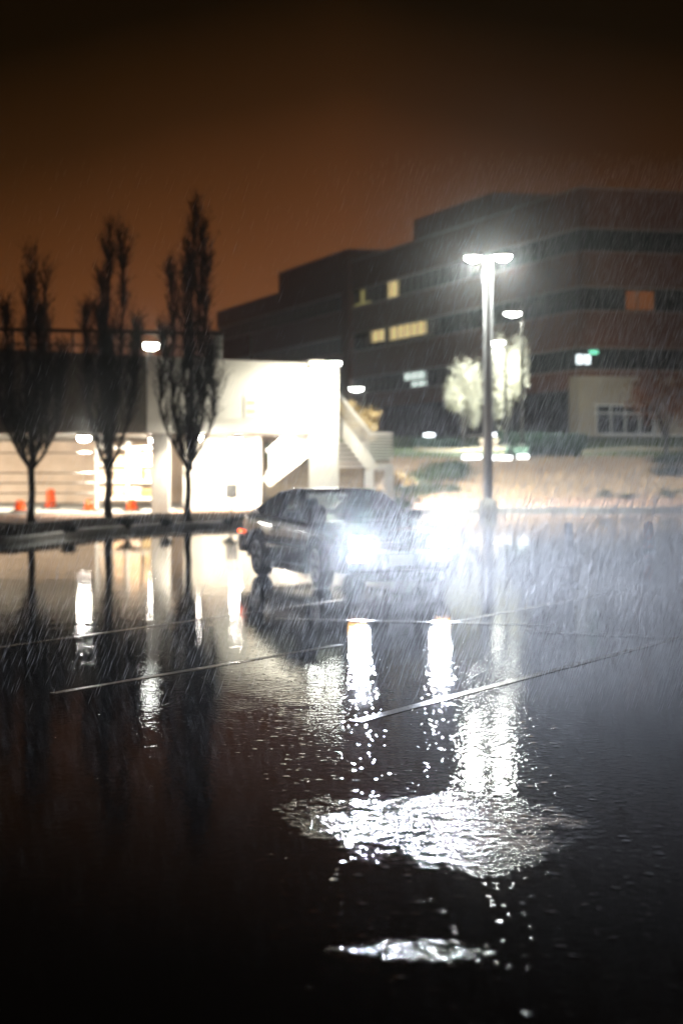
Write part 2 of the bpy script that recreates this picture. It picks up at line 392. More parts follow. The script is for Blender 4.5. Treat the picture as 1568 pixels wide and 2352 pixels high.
# ------------------------------------------------------------------ car
TH = R(22)
hd = Vector((math.sin(TH), -math.cos(TH), 0)); lf = Vector((math.cos(TH), math.sin(TH), 0))
CO = Vector((-0.03, 20.30, 0))
car = empty('hatchback_car', CO, 'dark two-door hatchback driving through rain with both white headlights blazing', 'car', rz=math.atan2(hd.y, hd.x))
def interp(tab, x):
    if x >= tab[0][0]: return tab[0][1:]
    for a, b in zip(tab, tab[1:]):
        if x >= b[0]:
            t = (a[0] - x) / (a[0] - b[0]); t2 = t
            return tuple(u + (v - u) * t2 for u, v in zip(a[1:], b[1:]))
    return tab[-1][1:]
# x, sill z, belt/hood edge z, half width
ST = [(2.06, 0.36, 0.655, 0.66), (2.04, 0.30, 0.70, 0.72), (1.97, 0.25, 0.735, 0.765), (1.80, 0.22, 0.755, 0.80), (1.50, 0.21, 0.785, 0.825), (1.22, 0.20, 0.81, 0.835),
      (0.90, 0.19, 0.84, 0.838), (0.70, 0.185, 0.865, 0.84), (0.20, 0.18, 0.875, 0.842), (-0.6, 0.18, 0.885, 0.842), (-1.25, 0.20, 0.90, 0.838),
      (-1.75, 0.23, 0.905, 0.825), (-2.02, 0.27, 0.895, 0.795), (-2.14, 0.33, 0.86, 0.76), (-2.18, 0.42, 0.80, 0.71)]
body = MB(); rows = []
sx_ = sorted(set([s[0] for s in ST] + [2.0 - 0.11 * i for i in range(38)]), reverse=True)
for x in sx_:
    zb, zt, w = interp(ST, x)
    crown = 0.035 if x > 0.8 else 0.012
    half = [(0, zb), (w * 0.72, zb), (w * 0.93, zb + 0.05), (w * 0.985, zb + 0.14), (w * 1.0, 0.52 if zt > 0.62 else 0.48), (w * 0.998, 0.60),
            (w * 0.975, 0.615), (w * 0.965, zt - 0.07), (w * 0.945, zt - 0.02), (w * 0.90, zt), (w * 0.5, zt + crown * 0.8), (0, zt + crown)]
    rows.append([Vector((x, -y, z)) for y, z in half] + [Vector((x, y, z)) for y, z in half[-2:0:-1]])
body.grid(rows, close=True)
nr = len(rows[0]); body.f.append(tuple(range(nr))); body.f.append(tuple(reversed(range(len(body.v) - nr, len(body.v)))))
bo = body.build('body', 'paint', car, smooth=28)
AX = (1.22, -1.23)
cut = MB()
for ax in AX:
    for s in (-1, 1):
        cut.lathe([(0.365, 0.52 * s), (0.365, 0.95 * s)] if s > 0 else [(0.365, -0.95), (0.365, -0.52)], 32, 'y', (ax, 0, 0.32))
co_ = cut.build('cutter', 'trim', car)
md = bo.modifiers.new('arch', 'BOOLEAN'); md.operation = 'DIFFERENCE'; md.object = co_; md.solver = 'EXACT'
bpy.context.view_layer.update()
nm = bpy.data.meshes.new_from_object(bo.evaluated_get(bpy.context.evaluated_depsgraph_get()))
bo.modifiers.clear(); bo.data = nm; bpy.data.objects.remove(co_)
nm.shade_smooth(); nm.set_sharp_from_angle(angle=R(28))
# wheel arch lips
for ax in AX:
    for s in (-1, 1):
        pts = [(ax + 0.372 * math.cos(R(a)), s * (0.838 if ax > 0 else 0.838), 0.32 + 0.372 * math.sin(R(a))) for a in range(-8, 189, 7)]
        MB().tube(pts, 0.016, 6).build('arch_lip', 'trim', car, smooth=40)
# black rubbing strip, side skirt
for s in (-1, 1):
    MB().tube([(0.83, s * 0.848, 0.53), (0.3, s * 0.852, 0.53), (-0.82, s * 0.850, 0.53)], 0.018, 6).build('rub_strip', 'trim', car, smooth=40)
    MB().box((0, s * 0.80, 0.225), (1.64, 0.10, 0.11)).build('side_skirt', 'trim', car, bevel=0.02)
    pts = [(0.66, s * 0.826, 0.28), (0.66, s * 0.835, 0.84)]
    MB().tube([(0.64, s * 0.8335, 0.26), (0.66, s * 0.841, 0.52), (0.64, s * 0.826, 0.80)], 0.004, 4).build('door_seam', 'trim', car)
    MB().tube([(-0.52, s * 0.8335, 0.26), (-0.56, s * 0.842, 0.52), (-0.50, s * 0.828, 0.80)], 0.004, 4).build('door_seam', 'trim', car)
    MB().box((-0.40, s * 0.835, 0.755), (0.17, 0.02, 0.035)).build('door_handle', 'trim', car, bevel=0.006)
# greenhouse
def quadgrid(a, b, c, d, n=8, bulge=0.0, nrm=None):            # a-b bottom, d-c top
    a, b, c, d = map(Vector, (a, b, c, d)); rows = []
    for i in range(n + 1):
        t = i / n; l, r = a.lerp(d, t), b.lerp(c, t); row = []
        for k in range(n + 1):
            u = k / n; p = l.lerp(r, u)
            if nrm is not None: p = p + Vector(nrm) * bulge * (1 - (2 * u - 1) ** 2) * 1.0
            row.append(p)
        rows.append(row)
    return rows
def panel(name, m, rows, th=0.006, parent=car):
    o = MB().grid(rows).build(name, m, parent, smooth=50)
    md = o.modifiers.new('thick', 'SOLIDIFY'); md.thickness = th; md.offset = 0
    return o
WSB = [(0.84, -0.75, 0.875), (0.84, 0.75, 0.875)]; WST = [(0.10, -0.575, 1.245), (0.10, 0.575, 1.245)]
panel('windscreen', 'carglass', quadgrid(WSB[0], WSB[1], WST[1], WST[0], 10, 0.10, (1, 0, 0.25)), 0.004)
HGB = [(-1.84, 0.66, 0.925), (-1.84, -0.66, 0.925)]; HGT = [(-0.86, 0.565, 1.245), (-0.86, -0.565, 1.245)]
panel('rear_window', 'carglass', quadgrid((-1.74, 0.60, 0.955), (-1.74, -0.60, 0.955), (-0.92, -0.53, 1.225), (-0.92, 0.53, 1.225), 10, 0.04, (-0.4, 0, 1)), 0.004)
rows = []
for i in range(13):
    x = 0.13 - i * (1.02 / 12); t = i / 12; h = 1.245 + 0.045 * math.sin(math.pi * min(1, t * 0.9 + 0.1))
    fr = 0.10 * (1 - t)
    rows.append([Vector((x + 0.085 * (1 - (k / 6 - 1) ** 2) * (1 - t), (k / 6 - 1) * 0.585, h + 0.018 * (1 - (k / 6 - 1) ** 2) - (0.02 if k in (0, 12) else 0))) for k in range(13)])
panel('roof', 'paint', rows, 0.03)
# hatch frame and C pillars
fr = MB()
for s in (-1, 1):
    fr.grid(quadgrid((-1.86, s * 0.70, 0.915), (-1.72, s * 0.60, 0.962), (-0.90, s * 0.53, 1.236), (-0.86, s * 0.585, 1.235), 6))
fr.grid(quadgrid((-1.86, 0.70, 0.915), (-1.86, -0.70, 0.915), (-1.72, -0.60, 0.962), (-1.72, 0.60, 0.962), 6))
o = fr.build('hatch_frame', 'paint', car, smooth=40); md = o.modifiers.new('t', 'SOLIDIFY'); md.thickness = 0.025
for s in (-1, 1):
    panel('rear_pillar', 'paint', quadgrid((-1.84, s * 0.715, 0.915), (-1.30, s * 0.765, 0.90), (-0.80, s * 0.605, 1.205), (-0.88, s * 0.59, 1.235), 6), 0.03)
    panel('quarter_window', 'sideglass', quadgrid((-1.32, s * 0.762, 0.905), (-0.46, s * 0.79, 0.89), (-0.44, s * 0.605, 1.215), (-0.82, s * 0.60, 1.21), 6), 0.004)
    panel('door_window', 'sideglass', quadgrid((-0.38, s * 0.79, 0.89), (0.72, s * 0.785, 0.875), (0.12, s * 0.595, 1.225), (-0.36, s * 0.605, 1.22), 6), 0.004)
    MB().bar((-0.42, s * 0.80, 0.885), (-0.40, s * 0.605, 1.225), 0.09, 0.03, (0, s, 0.5)).build('centre_pillar', 'trim', car)
    MB().tube([(0.86, s * 0.765, 0.865), (0.48, s * 0.69, 1.06), (0.10, s * 0.59, 1.245)], 0.030, 8).build('front_pillar', 'paint', car, smooth=40)
    MB().tube([(0.10, s * 0.59, 1.243), (-0.4, s * 0.605, 1.248), (-0.86, s * 0.59, 1.232)], 0.024, 8).build('roof_rail', 'paint', car, smooth=40)
    MB().tube([(0.80, s * 0.80, 0.875), (0, s * 0.805, 0.888), (-0.9, s * 0.80, 0.90), (-1.35, s * 0.775, 0.905)], 0.014, 6).build('belt_trim', 'trim', car, smooth=40)
    mir = MB().box((0.60, s * 0.91, 0.945), (0.10, 0.19, 0.125)).build('wing_mirror', 'trim', car, bevel=0.03)
    MB().box((0.55, s * 0.91, 0.945), (0.006, 0.16, 0.10)).build('mirror_glass', 'chrome', mir)
    MB().bar((0.62, s * 0.79, 0.895), (0.61, s * 0.85, 0.925), 0.05, 0.03).build('mirror_arm', 'trim', mir)
# cabin: dash, wheel, seats
MB().box((0.52, 0, 0.80), (0.34, 1.34, 0.16)).build('dashboard', 'lining', car, bevel=0.04)
for s in (-1, 1):
    st = MB().box((-0.18, s * 0.36, 0.86), (0.14, 0.46, 0.42), Matrix.Rotation(R(-14), 3, 'Y')).build('seat', 'lining', car, bevel=0.06)
    MB().box((-0.26, s * 0.36, 1.10), (0.08, 0.25, 0.14)).build('headrest', 'lining', st, bevel=0.03)
mbw = MB(); mbw.tube([(0.30 + 0.06 * math.sin(R(a)), 0.36 + 0.18 * math.cos(R(a)), 0.87 + 0.17 * math.sin(R(a))) for a in range(0, 361, 15)], 0.014, 6)
mbw.bar((0.30, 0.20, 0.87), (0.30, 0.52, 0.87), 0.03, 0.02); mbw.build('steering_wheel', 'trim', car, smooth=50)
MB().box((0.20, 0, 1.17), (0.02, 0.20, 0.06)).build('rear_view_mirror', 'trim', car, bevel=0.01)
for y in (-0.30, 0.22):
    MB().tube([(0.90, y, 0.885), (0.80, y + 0.20, 0.925), (0.68, y + 0.45, 0.975)], 0.008, 5).build('wiper', 'trim', car)
# front: bumper, grille, lamps, plate
bm_ = MB(); rows = []
for y in [-0.80, -0.77, -0.70, -0.5, -0.25, 0, 0.25, 0.5, 0.70, 0.77, 0.80]:
    xf = 2.13 - 0.10 * (abs(y) / 0.8) ** 3 - (0.16 if abs(y) > 0.78 else (0.05 if abs(y) > 0.75 else 0))
    rows.append([(xf - 0.22, y, 0.29), (xf - 0.02, y, 0.28), (xf, y, 0.33), (xf, y, 0.50), (xf - 0.03, y, 0.535), (xf - 0.22, y, 0.54)])
bm_.grid(rows, close=True); bm_.f.append(tuple(range(6))); bm_.f.append(tuple(reversed(range(60, 66))))
fb = bm_.build('front_bumper', 'trim', car, smooth=30)
MB().box((2.075, 0, 0.60), (0.03, 0.78, 0.085)).build('grille', 'trim', car, bevel=0.008)
for k in range(4):
    MB().box((2.093, 0, 0.572 + k * 0.019), (0.01, 0.74, 0.006)).build('grille_bar', 'chrome', car)
MB().box((2.138, 0, 0.415), (0.012, 0.36, 0.13)).build('number_plate', 'plate', fb, bevel=0.004)
MB().box((2.02, 0, 0.20), (0.16, 1.30, 0.12)).build('air_dam', 'trim', car, bevel=0.03)
lights = []
for s in (-1, 1):
    hb = MB().box((2.03, s * 0.565, 0.645), (0.09, 0.27, 0.17)).build('headlight', 'trim', car, bevel=0.012)
    MB().box((2.083, s * 0.565, 0.645), (0.016, 0.235, 0.135)).build('headlight_lens', 'headlens', hb, bevel=0.02)
    MB().box((2.095 - 0.01, s * 0.60, 0.440), (0.10, 0.22, 0.075)).build('turn_signal', 'amber', car, bevel=0.012)
    lights.append(lamp('SPOT', (2.16, s * 0.565, 0.645), 1550, (0.78, 0.85, 1.0), 0.08, car, (9, -2.4 if s < 0 else 0.4, 0.30), 122, 1.0, 'headlight_beam'))
    # low-beam pattern of the lamp: bright at and below its own level, little above
    ld = lights[-1].data; ld.use_nodes = True; lt = ld.node_tree; em = lt.nodes['Emission']
    tcl = lt.nodes.new('ShaderNodeTexCoord'); spl = lt.nodes.new('ShaderNodeSeparateXYZ'); mrl = lt.nodes.new('ShaderNodeMapRange'); mrl.interpolation_type = 'SMOOTHSTEP'
    lt.links.new(tcl.outputs['Normal'], spl.inputs[0]); lt.links.new(spl.outputs['Y'], mrl.inputs['Value'])
    mrl.inputs['From Min'].default_value = -0.02; mrl.inputs['From Max'].default_value = 0.40; mrl.inputs['To Min'].default_value = 1.0; mrl.inputs['To Max'].default_value = 0.03
    lt.links.new(mrl.outputs[0], em.inputs['Strength'])
# rear bumper, lamps, marker
rb = MB(); rows = []
for y in [-0.81, -0.76, -0.5, 0, 0.5, 0.76, 0.81]:
    xb = -2.25 + 0.10 * (abs(y) / 0.8) ** 3
    rows.append([(xb + 0.25, y, 0.33), (xb + 0.02, y, 0.33), (xb, y, 0.38), (xb, y, 0.54), (xb + 0.03, y, 0.57), (xb + 0.25, y, 0.57)])
rb.grid(rows, close=True); rb.f.append(tuple(range(6))); rb.f.append(tuple(reversed(range(36, 42))))
rb.build('rear_bumper', 'trim', car, smooth=30)
MB().box((-2.06, 0, 0.30), (0.12, 1.2, 0.16)).build('rear_valance', 'trim', car)
for s in (-1, 1):
    MB().box((-2.14, s * 0.55, 0.72), (0.10, 0.36, 0.13)).build('tail_light', 'redoff', car, bevel=0.015)
    MB().box((-2.10, s * 0.80, 0.635), (0.15, 0.03, 0.05)).build('side_marker', 'redlens', car, bevel=0.008)
MB().bar((-1.95, -0.62, 0.965), (-1.95, 0.62, 0.965), 0.16, 0.025).build('rear_spoiler', 'paint', car, bevel=0.008)
# wheels
def wheel(ax, s, steer=0.0):
    w = bpy.data.objects.new('wheel', None)
    ty = MB().lathe([(0.20, -0.095), (0.265, -0.10), (0.300, -0.085), (0.312, -0.05), (0.312, 0.05), (0.300, 0.085), (0.265, 0.10), (0.20, 0.095)], 40, 'y').build('wheel', 'tyre', car, smooth=35)
    ty.location = (ax, s * 0.735, 0.312); ty.rotation_euler = (0, 0, steer)
    rim = MB().lathe([(0.205, 0.06), (0.215, 0.104), (0.200, 0.106), (0.188, 0.085), (0.175, 0.060), (0.06, 0.070), (0.05, 0.088), (0.001, 0.090)], 40, 'y')
    if s < 0: rim.v = [(x, -y, z) for x, y, z in rim.v]
    rim.build('rim', 'rim', ty, smooth=35)
    sp = MB()
    for k in range(5):
        a = 2 * math.pi * k / 5 + 0.3; d = Vector((math.cos(a), 0, math.sin(a)))
        p = d * 0.05 + Vector((0, s * 0.082, 0)); q = d * 0.185 + Vector((0, s * 0.09, 0))
        sp.bar(p, q, 0.026, 0.055, (0, 1, 0)) if False else sp.bar(p, q, 0.06, 0.03, (0, 1, 0))
    sp.build('spokes', 'rim', ty, bevel=0.006)
    MB().lathe([(0.17, 0.0), (0.17, 0.052 * s)], 24, 'y').build('hub_backing', 'trim', ty)
for s in (-1, 1):
    wheel(AX[0], s, R(-6)); wheel(AX[1], s)
MB().box((0.0, 0, 0.24), (2.0, 1.30, 0.10)).build('underbody', 'trim', car)

# ------------------------------------------------------------------ garage
GY = 42.0
gar = empty('parking_garage', (-3, GY, 0), 'long white concrete parking garage with a glowing open lower deck', 'building')
def gp(name, m, mb, **k):
    o = mb.build(name, m, gar, **k); o.matrix_parent_inverse = gar.matrix_world.inverted() if False else Matrix.Translation((3, -GY, 0)); return o
GX0, GX1 = -46.0, -0.08
def gtop(x): return 4.66 + (GX1 - x) * 0.045                 # the deck edge climbs to the left
# spandrel in precast lengths
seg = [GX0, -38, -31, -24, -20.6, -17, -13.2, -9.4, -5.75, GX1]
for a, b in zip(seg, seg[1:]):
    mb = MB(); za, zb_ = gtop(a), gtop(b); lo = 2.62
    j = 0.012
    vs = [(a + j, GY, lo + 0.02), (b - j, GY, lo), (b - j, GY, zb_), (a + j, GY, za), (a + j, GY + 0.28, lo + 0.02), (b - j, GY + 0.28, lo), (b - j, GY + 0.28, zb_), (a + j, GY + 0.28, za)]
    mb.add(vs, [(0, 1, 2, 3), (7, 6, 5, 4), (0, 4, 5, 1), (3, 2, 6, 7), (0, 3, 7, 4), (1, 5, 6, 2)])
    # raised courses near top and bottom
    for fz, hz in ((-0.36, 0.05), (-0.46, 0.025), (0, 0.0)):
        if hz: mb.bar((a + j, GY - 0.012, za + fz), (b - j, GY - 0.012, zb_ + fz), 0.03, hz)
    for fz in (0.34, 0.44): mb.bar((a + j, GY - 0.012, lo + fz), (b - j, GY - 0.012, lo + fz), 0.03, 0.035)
    gp('deck_wall', 'white_wall' if b > -5 else 'shaded_wall', mb, bevel=0.01)  # left lengths coloured darker, in place of the flood light fading out
# upper slab / soffit, lower floor, back wall
gp('deck_slab', 'conc', MB().box(((GX0 + GX1) / 2, GY + 8.2, 2.75), (GX1 - GX0, 15.8, 0.26)))
gp('lower_floor', 'conc', MB().box(((GX0 - 5.4) / 2, GY + 6.5, 0.16), (-5.4 - GX0, 12.6, 0.2)))
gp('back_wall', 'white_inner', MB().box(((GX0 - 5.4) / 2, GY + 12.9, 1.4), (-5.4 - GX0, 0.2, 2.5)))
gp('back_wall', 'white_wall', MB().box((-4.0, GY + 6.3, 1.35), (2.7, 0.2, 2.55)))
gp('ramp_wall', 'white_wall', MB().box((-2.72, GY + 5.4, 1.35), (0.2, 2.0, 2.55)))
# columns
for cx_, w, mname in ((-33, 0.5, 'conc'), (-28.6, 0.5, 'conc'), (-24.2, 0.5, 'conc'), (-20, 0.5, 'conc'), (-15.6, 0.5, 'conc'), (-11.6, 0.5, 'conc'), (-5.38, 0.52, 'conc')):
    gp('column', mname, MB().box((cx_, GY + 0.45, 1.36), (w, 0.5, 2.54)), bevel=0.02)
gp('stair_tower', 'white_wall', MB().box((-0.52, GY + 0.30, 2.44), (0.88, 0.9, 4.68)), bevel=0.02)
# cables between the columns on the lower deck
for z in (0.55, 0.85, 1.15, 1.45, 2.05):
    gp('barrier_cable', 'dark_metal', MB().tube([(GX0, GY + 0.3, z), (-5.6, GY + 0.3, z)], 0.018, 5))
# rail on the upper deck (left part)
rl = MB()
gp('deck_rail', 'dark_metal', MB().bar((-22.0, GY + 0.6, 5.98), (-3.55, GY + 0.6, 5.62), 0.10, 0.11))
gp('deck_rail', 'dark_metal', MB().bar((-22.0, GY + 0.6, 5.55), (-3.55, GY + 0.6, 5.20), 0.06, 0.05))
for i in range(11):
    x = -20.5 + i * 1.78
    gp('rail_post', 'dark_metal', MB().bar((x, GY + 0.6, gtop(x) - 0.4), (x, GY + 0.6, 5.98 - (x + 22) * 0.0195), 0.06, 0.06))
gp('end_post', 'conc', MB().box((-3.72, GY + 0.75, 5.05), (0.26, 0.3, 1.34)), bevel=0.02)
# soffit lamps
CL = [(-7.66, GY + 0.4), (-4.27, GY - 0.25), (-5.95, GY + 3.5), (-12.2, GY + 3.0), (-3.3, GY + 2.6), (-1.7, GY + 2.0), (-16.0, GY + 3.2), (-19.5, GY + 0.4), (-22.6, GY + 0.4), (-26.5, GY + 1.0)]
POW = [2600, 1500, 1800, 2600, 1300, 900, 2600, 2600, 2600, 2600]
for (x, y), pw in zip(CL, POW):
    g = empty('ceiling_lamp', (x, y, 2.62), 'x', 'ceiling lamp', 'ceiling lamps under the garage deck')
    MB().lathe([(0.20, 0.0), (0.22, -0.05), (0.20, -0.10)], 20).build('housing', 'dark_metal', g, smooth=40)
    MB().lathe([(0.185, -0.10), (0.18, -0.16), (0.12, -0.21), (0.001, -0.23)], 20).build('lens', 'lampwarm', g, smooth=40)
    lamp('SPOT', (0, 0, -0.30), pw, (1.0, 0.90, 0.74), 0.15, g, (0, 0.7, -1.3), 150, 0.6)
    g['label'] = {0: 'bright lamp under the garage deck between the left and middle trees', 1: 'garage ceiling lamp half hidden behind the tallest bare tree'}.get(CL.index((x, y)), 'small lamp hanging deep under the garage deck')
# flood lamps reaching out over the white wall
fl = []
for i, (px, py, Y) in enumerate(((728, 846, 40.2), (766, 831, 40.6))):
    p = at(px, py, Y)
    lab = ('flood lamp over the white garage wall, lower of the pair', 'flood lamp at the garage wall corner, higher of the pair')[i]
    g = empty('flood_lamp', p, lab, 'flood lamp', 'flood lamps on the garage wall')
    MB().box((0, 0, 0.03), (0.46, 0.34, 0.10)).build('housing', 'dark_metal', g, bevel=0.02)
    MB().box((0, 0, -0.045), (0.42, 0.30, 0.05)).build('lens', 'lampfar', g, bevel=0.02)
    MB().tube([(0, 0.12, 0.06), (0, (GY + 0.1 - p.y) * 0.6, 0.12), (0, GY + 0.1 - p.y, min(-0.12, gtop(p.x) - 0.1 - p.z))], 0.03, 8).build('arm', 'dark_metal', g, smooth=40)
    lamp('SPOT', (0, -0.02, -0.16), 800, (1.0, 0.95, 0.80), 0.10, g, (-0.9, 1.5, -1.4), 135, 1.0)
# brown plate on the wall
sp_ = empty('wall_sign', (-2.66, GY - 0.02, 3.2), 'small sign with two brown lines on the white garage wall', 'sign')
MB().box((0, 0, 0.20), (0.40, 0.03, 0.62)).build('plate', 'white_wall', sp_)
MB().box((0, -0.019, 0.32), (0.26, 0.008, 0.10)).build('brown_bar', 'signbrown', sp_)
MB().box((0, -0.019, 0.07), (0.26, 0.008, 0.10)).build('brown_bar', 'signbrown', sp_)
# dark meter box
bx = empty('meter_box', (-3.27, 42.35, 0.2), 'dark grey meter box on a post under the garage deck', 'meter box')
MB().box((0, 0, 0.72), (0.34, 0.16, 0.42)).build('case', 'signdark', bx, bevel=0.02)
MB().tube([(0, 0.02, -0.05), (0, 0.02, 0.55)], 0.03, 8).build('post', 'dark_metal', bx)

# orange barrels / cones inside the garage
def barrel(x, y, z, h, label):
    g = empty('traffic_barrel', (x, y, z), label, 'traffic barrel', 'orange barrels inside the garage')
    MB().lathe([(0.30, 0), (0.30, 0.06)], 20).build('base', 'rubber', g)
    MB().lathe([(0.19, 0.06), (0.18, 0.3 * h), (0.17, 0.32 * h), (0.155, 0.66 * h), (0.145, 0.68 * h), (0.13, h), (0.05, h + 0.03)], 20).build('drum', 'orange', g, smooth=30)
barrel(-9.75, GY + 1.2, 0.26, 0.34, 'orange barrel beside the trunk of the leftmost tree')
barrel(-9.6, GY + 5.0, 0.26, 0.62, 'orange barrel deeper in the garage beside the leftmost trunk')
barrel(-7.75, GY + 1.8, 0.26, 0.34, 'orange barrel left of the middle tree trunk')
barrel(-6.45, GY + 1.8, 0.26, 0.36, 'low orange barrel right of the middle tree trunk, by the column')
# stacked pallets of goods / racking behind the middle tree
rk = empty('storage_rack', (-6.9, GY + 4.2, 0.26), 'pale storage rack with stacked shelves inside the garage', 'rack')
for x in (-1.0, 0.0, 1.0):
    MB().box((x, 0, 1.1), (0.07, 0.5, 2.2)).build('upright', 'rail', rk)
for z in (0.35, 0.9, 1.45, 2.0):
    MB().box((0, 0, z), (2.1, 0.5, 0.06)).build('shelf', 'rail', rk)
random.seed(5)
for z in (0.38, 0.93, 1.48):
    for k in range(4):
        h = random.uniform(0.2, 0.42)
        MB().box((-0.75 + k * 0.48, 0, z + h / 2 + 0.01), (random.uniform(0.3, 0.44), 0.4, h)).build('carton', random.choice(['white_inner', 'signbrown', 'white_wall', 'leaftan']), rk)

# ------------------------------------------------------------------ stairs
def stair(name, label, top, bot, width, depthdir, steps, parent_cat='staircase'):
    top, bot = Vector(top), Vector(bot)
    g = empty(name, (bot.x, bot.y, 0), label, parent_cat); o = Vector((bot.x, bot.y, 0))
    dd = Vector(depthdir)
    for k, off in enumerate((0.0, width)):
        a, b = top + dd * off - o, bot + dd * off - o
        MB().bar(a, b, 0.05, 0.34).build('stringer', 'white_wall', g)
        MB().bar(a + Vector((0, 0, 0.98)), b + Vector((0, 0, 0.98)), 0.06, 0.06).build('handrail', 'rail', g)
        bal = MB(); n = 14
        for i in range(1, n):
            p = a.lerp(b, i / n); bal.bar(p + Vector((0, 0, 0.12)), p + Vector((0, 0, 0.96)), 0.022, 0.022)
        bal.bar(a + Vector((0, 0, 0.30)), b + Vector((0, 0, 0.30)), 0.03, 0.03)
        bal.build('balusters', 'rail', g)
    tr = MB()
    for i in range(steps):
        p = top.lerp(bot, (i + 0.5) / steps) + dd * width / 2 - o
        tr.box(p, (abs(top.x - bot.x) / steps + 0.03, width - 0.06, 0.05))
    tr.build('treads', 'conc', g)
    return g
SY = 43.0
t0, t1 = at(776, 975, SY), at(852, 1070, SY)
s1 = stair('outdoor_stair', 'white stair flight running down from the garage tower to a railed landing', t0, t1, 1.2, (0, 1, 0), 8)
o1 = Vector((t1.x, t1.y, 0))
l0, l1 = at(849, 1070, SY).x, at(903, 1070, SY).x
MB().box(Vector(((l0 + l1) / 2, SY + 0.6, 1.64)) - o1, (l1 - l0, 1.3, 0.20)).build('landing', 'white_wall', s1, bevel=0.01)
for yy in (SY, SY + 1.2):
    mb = MB()
    for k in range(9): mb.bar(Vector((l0, yy, 1.86 + k * 0.092)) - o1, Vector((l1, yy, 1.86 + k * 0.092)) - o1, 0.03, 0.028)
    mb.build('landing_rail', 'rail', s1)
    MB().bar(Vector((l0, yy, 2.66)) - o1, Vector((l1, yy, 2.66)) - o1, 0.07, 0.07).build('handrail', 'rail', s1)
mb = MB()
for k in range(9): mb.bar(Vector((l1, SY, 1.86 + k * 0.092)) - o1, Vector((l1, SY + 1.2, 1.86 + k * 0.092)) - o1, 0.03, 0.028)
mb.build('landing_rail', 'rail', s1)
for px in (848, 894):
    for yy in (SY + 0.05, SY + 1.15):
        MB().box(Vector((at(px, 0, SY).x, yy, 0.83)) - o1, (0.26, 0.2, 1.42)).build('landing_post', 'white_wall', s1)
for k in range(6):
    MB().box(Vector((0.36, SY + 1.5, 1.66 + 0.14 * k)) - o1, (0.86, 0.05, 0.10)).build('rear_slat', 'rail', s1)
stair('inner_stair', 'pale stair flight rising under the deck toward the tower', (-0.85, GY + 2.4, 2.35), (-2.35, GY + 2.4, 1.15), 1.1, (0, 1, 0), 8)

# ------------------------------------------------------------------ office building
Cn = Vector((16.2, 97.0, 0)); Ld = Vector((-0.401, 0.916, 0)).normalized(); Rd = Vector((0.98, 0.2, 0)).normalized()
off = empty('office_building', Cn, 'large brown brick office block with dark ribbon windows, mostly unlit', 'building')
def op(name, m, mb, parent=None, **k):
    mb.v = [(v[0] - Cn.x, v[1] - Cn.y, v[2]) for v in mb.v]
    return mb.build(name, m, parent or off, **k)
LL, RL = 77.0, 34.0
def foot(t0, t1, s1, ins=0.0):
    # t along left face, s along right face; inset from both faces
    a = Cn + Ld * max(t0, ins) + Rd * ins if t0 <= 0 else Cn + Ld * t0 + Rd * ins
    return a
def fp(t0, t1, s0, s1):
    return [tuple((Cn + Ld * t + Rd * s)[:2]) for t, s in ((t0, s0), (t0, s1), (t1, s1), (t1, s0))]
B1, B2, B3 = (16.4, 18.0), (12.35, 14.0), (8.3, 9.85)
op('core', 'core', MB().prism(fp(0.3, LL - 0.2, 0.3, RL - 0.2), 2.5, 19.4))
for z0, z1 in ((B2[1], B1[0]), (B3[1], B2[0]), (7.9, B3[0])):
    op('brick_band', 'brick', MB().prism(fp(0, LL, 0, RL), z0, z1))
op('parapet', 'brick', MB().prism(fp(0, 38.7, 0, RL), B1[1], 20.65))
op('parapet', 'brick', MB().prism(fp(38.75, 56.8, 0, 14), B1[1], 21.9))
op('parapet', 'brick', MB().prism(fp(56.85, LL, 0, 14), B1[1], 19.85))
for t0_, t1_, z in ((0, 38.7, 20.65), (38.75, 56.8, 21.9), (56.85, LL, 19.85)):
    op('coping', 'ledge', MB().prism(fp(t0_ - 0.08 if t0_ == 0 else t0_ + 0.05, t1_ - 0.03, -0.08, RL if t0_ == 0 else 14), z, z + 0.14))
op('penthouse', 'brick', MB().prism([tuple((Vector((12.2, 115, 0)) + Ld * a + Rd * b)[:2]) for a, b in ((0, 0), (0, 14), (14.2, 14), (14.2, 0))], 20.7, 23.9))
for zz in (B1[0], B2[0], B3[0], B1[1], B2[1], B3[1]):       # pale ledges over and under each ribbon
    op('ledge', 'ledge', MB().prism(fp(-0.05, LL, -0.05, RL), zz - 0.05, zz + 0.05))
op('corner_pier', 'brick', MB().prism(fp(38.0, 39.6, -0.35, 0.5), 3.0, 21.9))
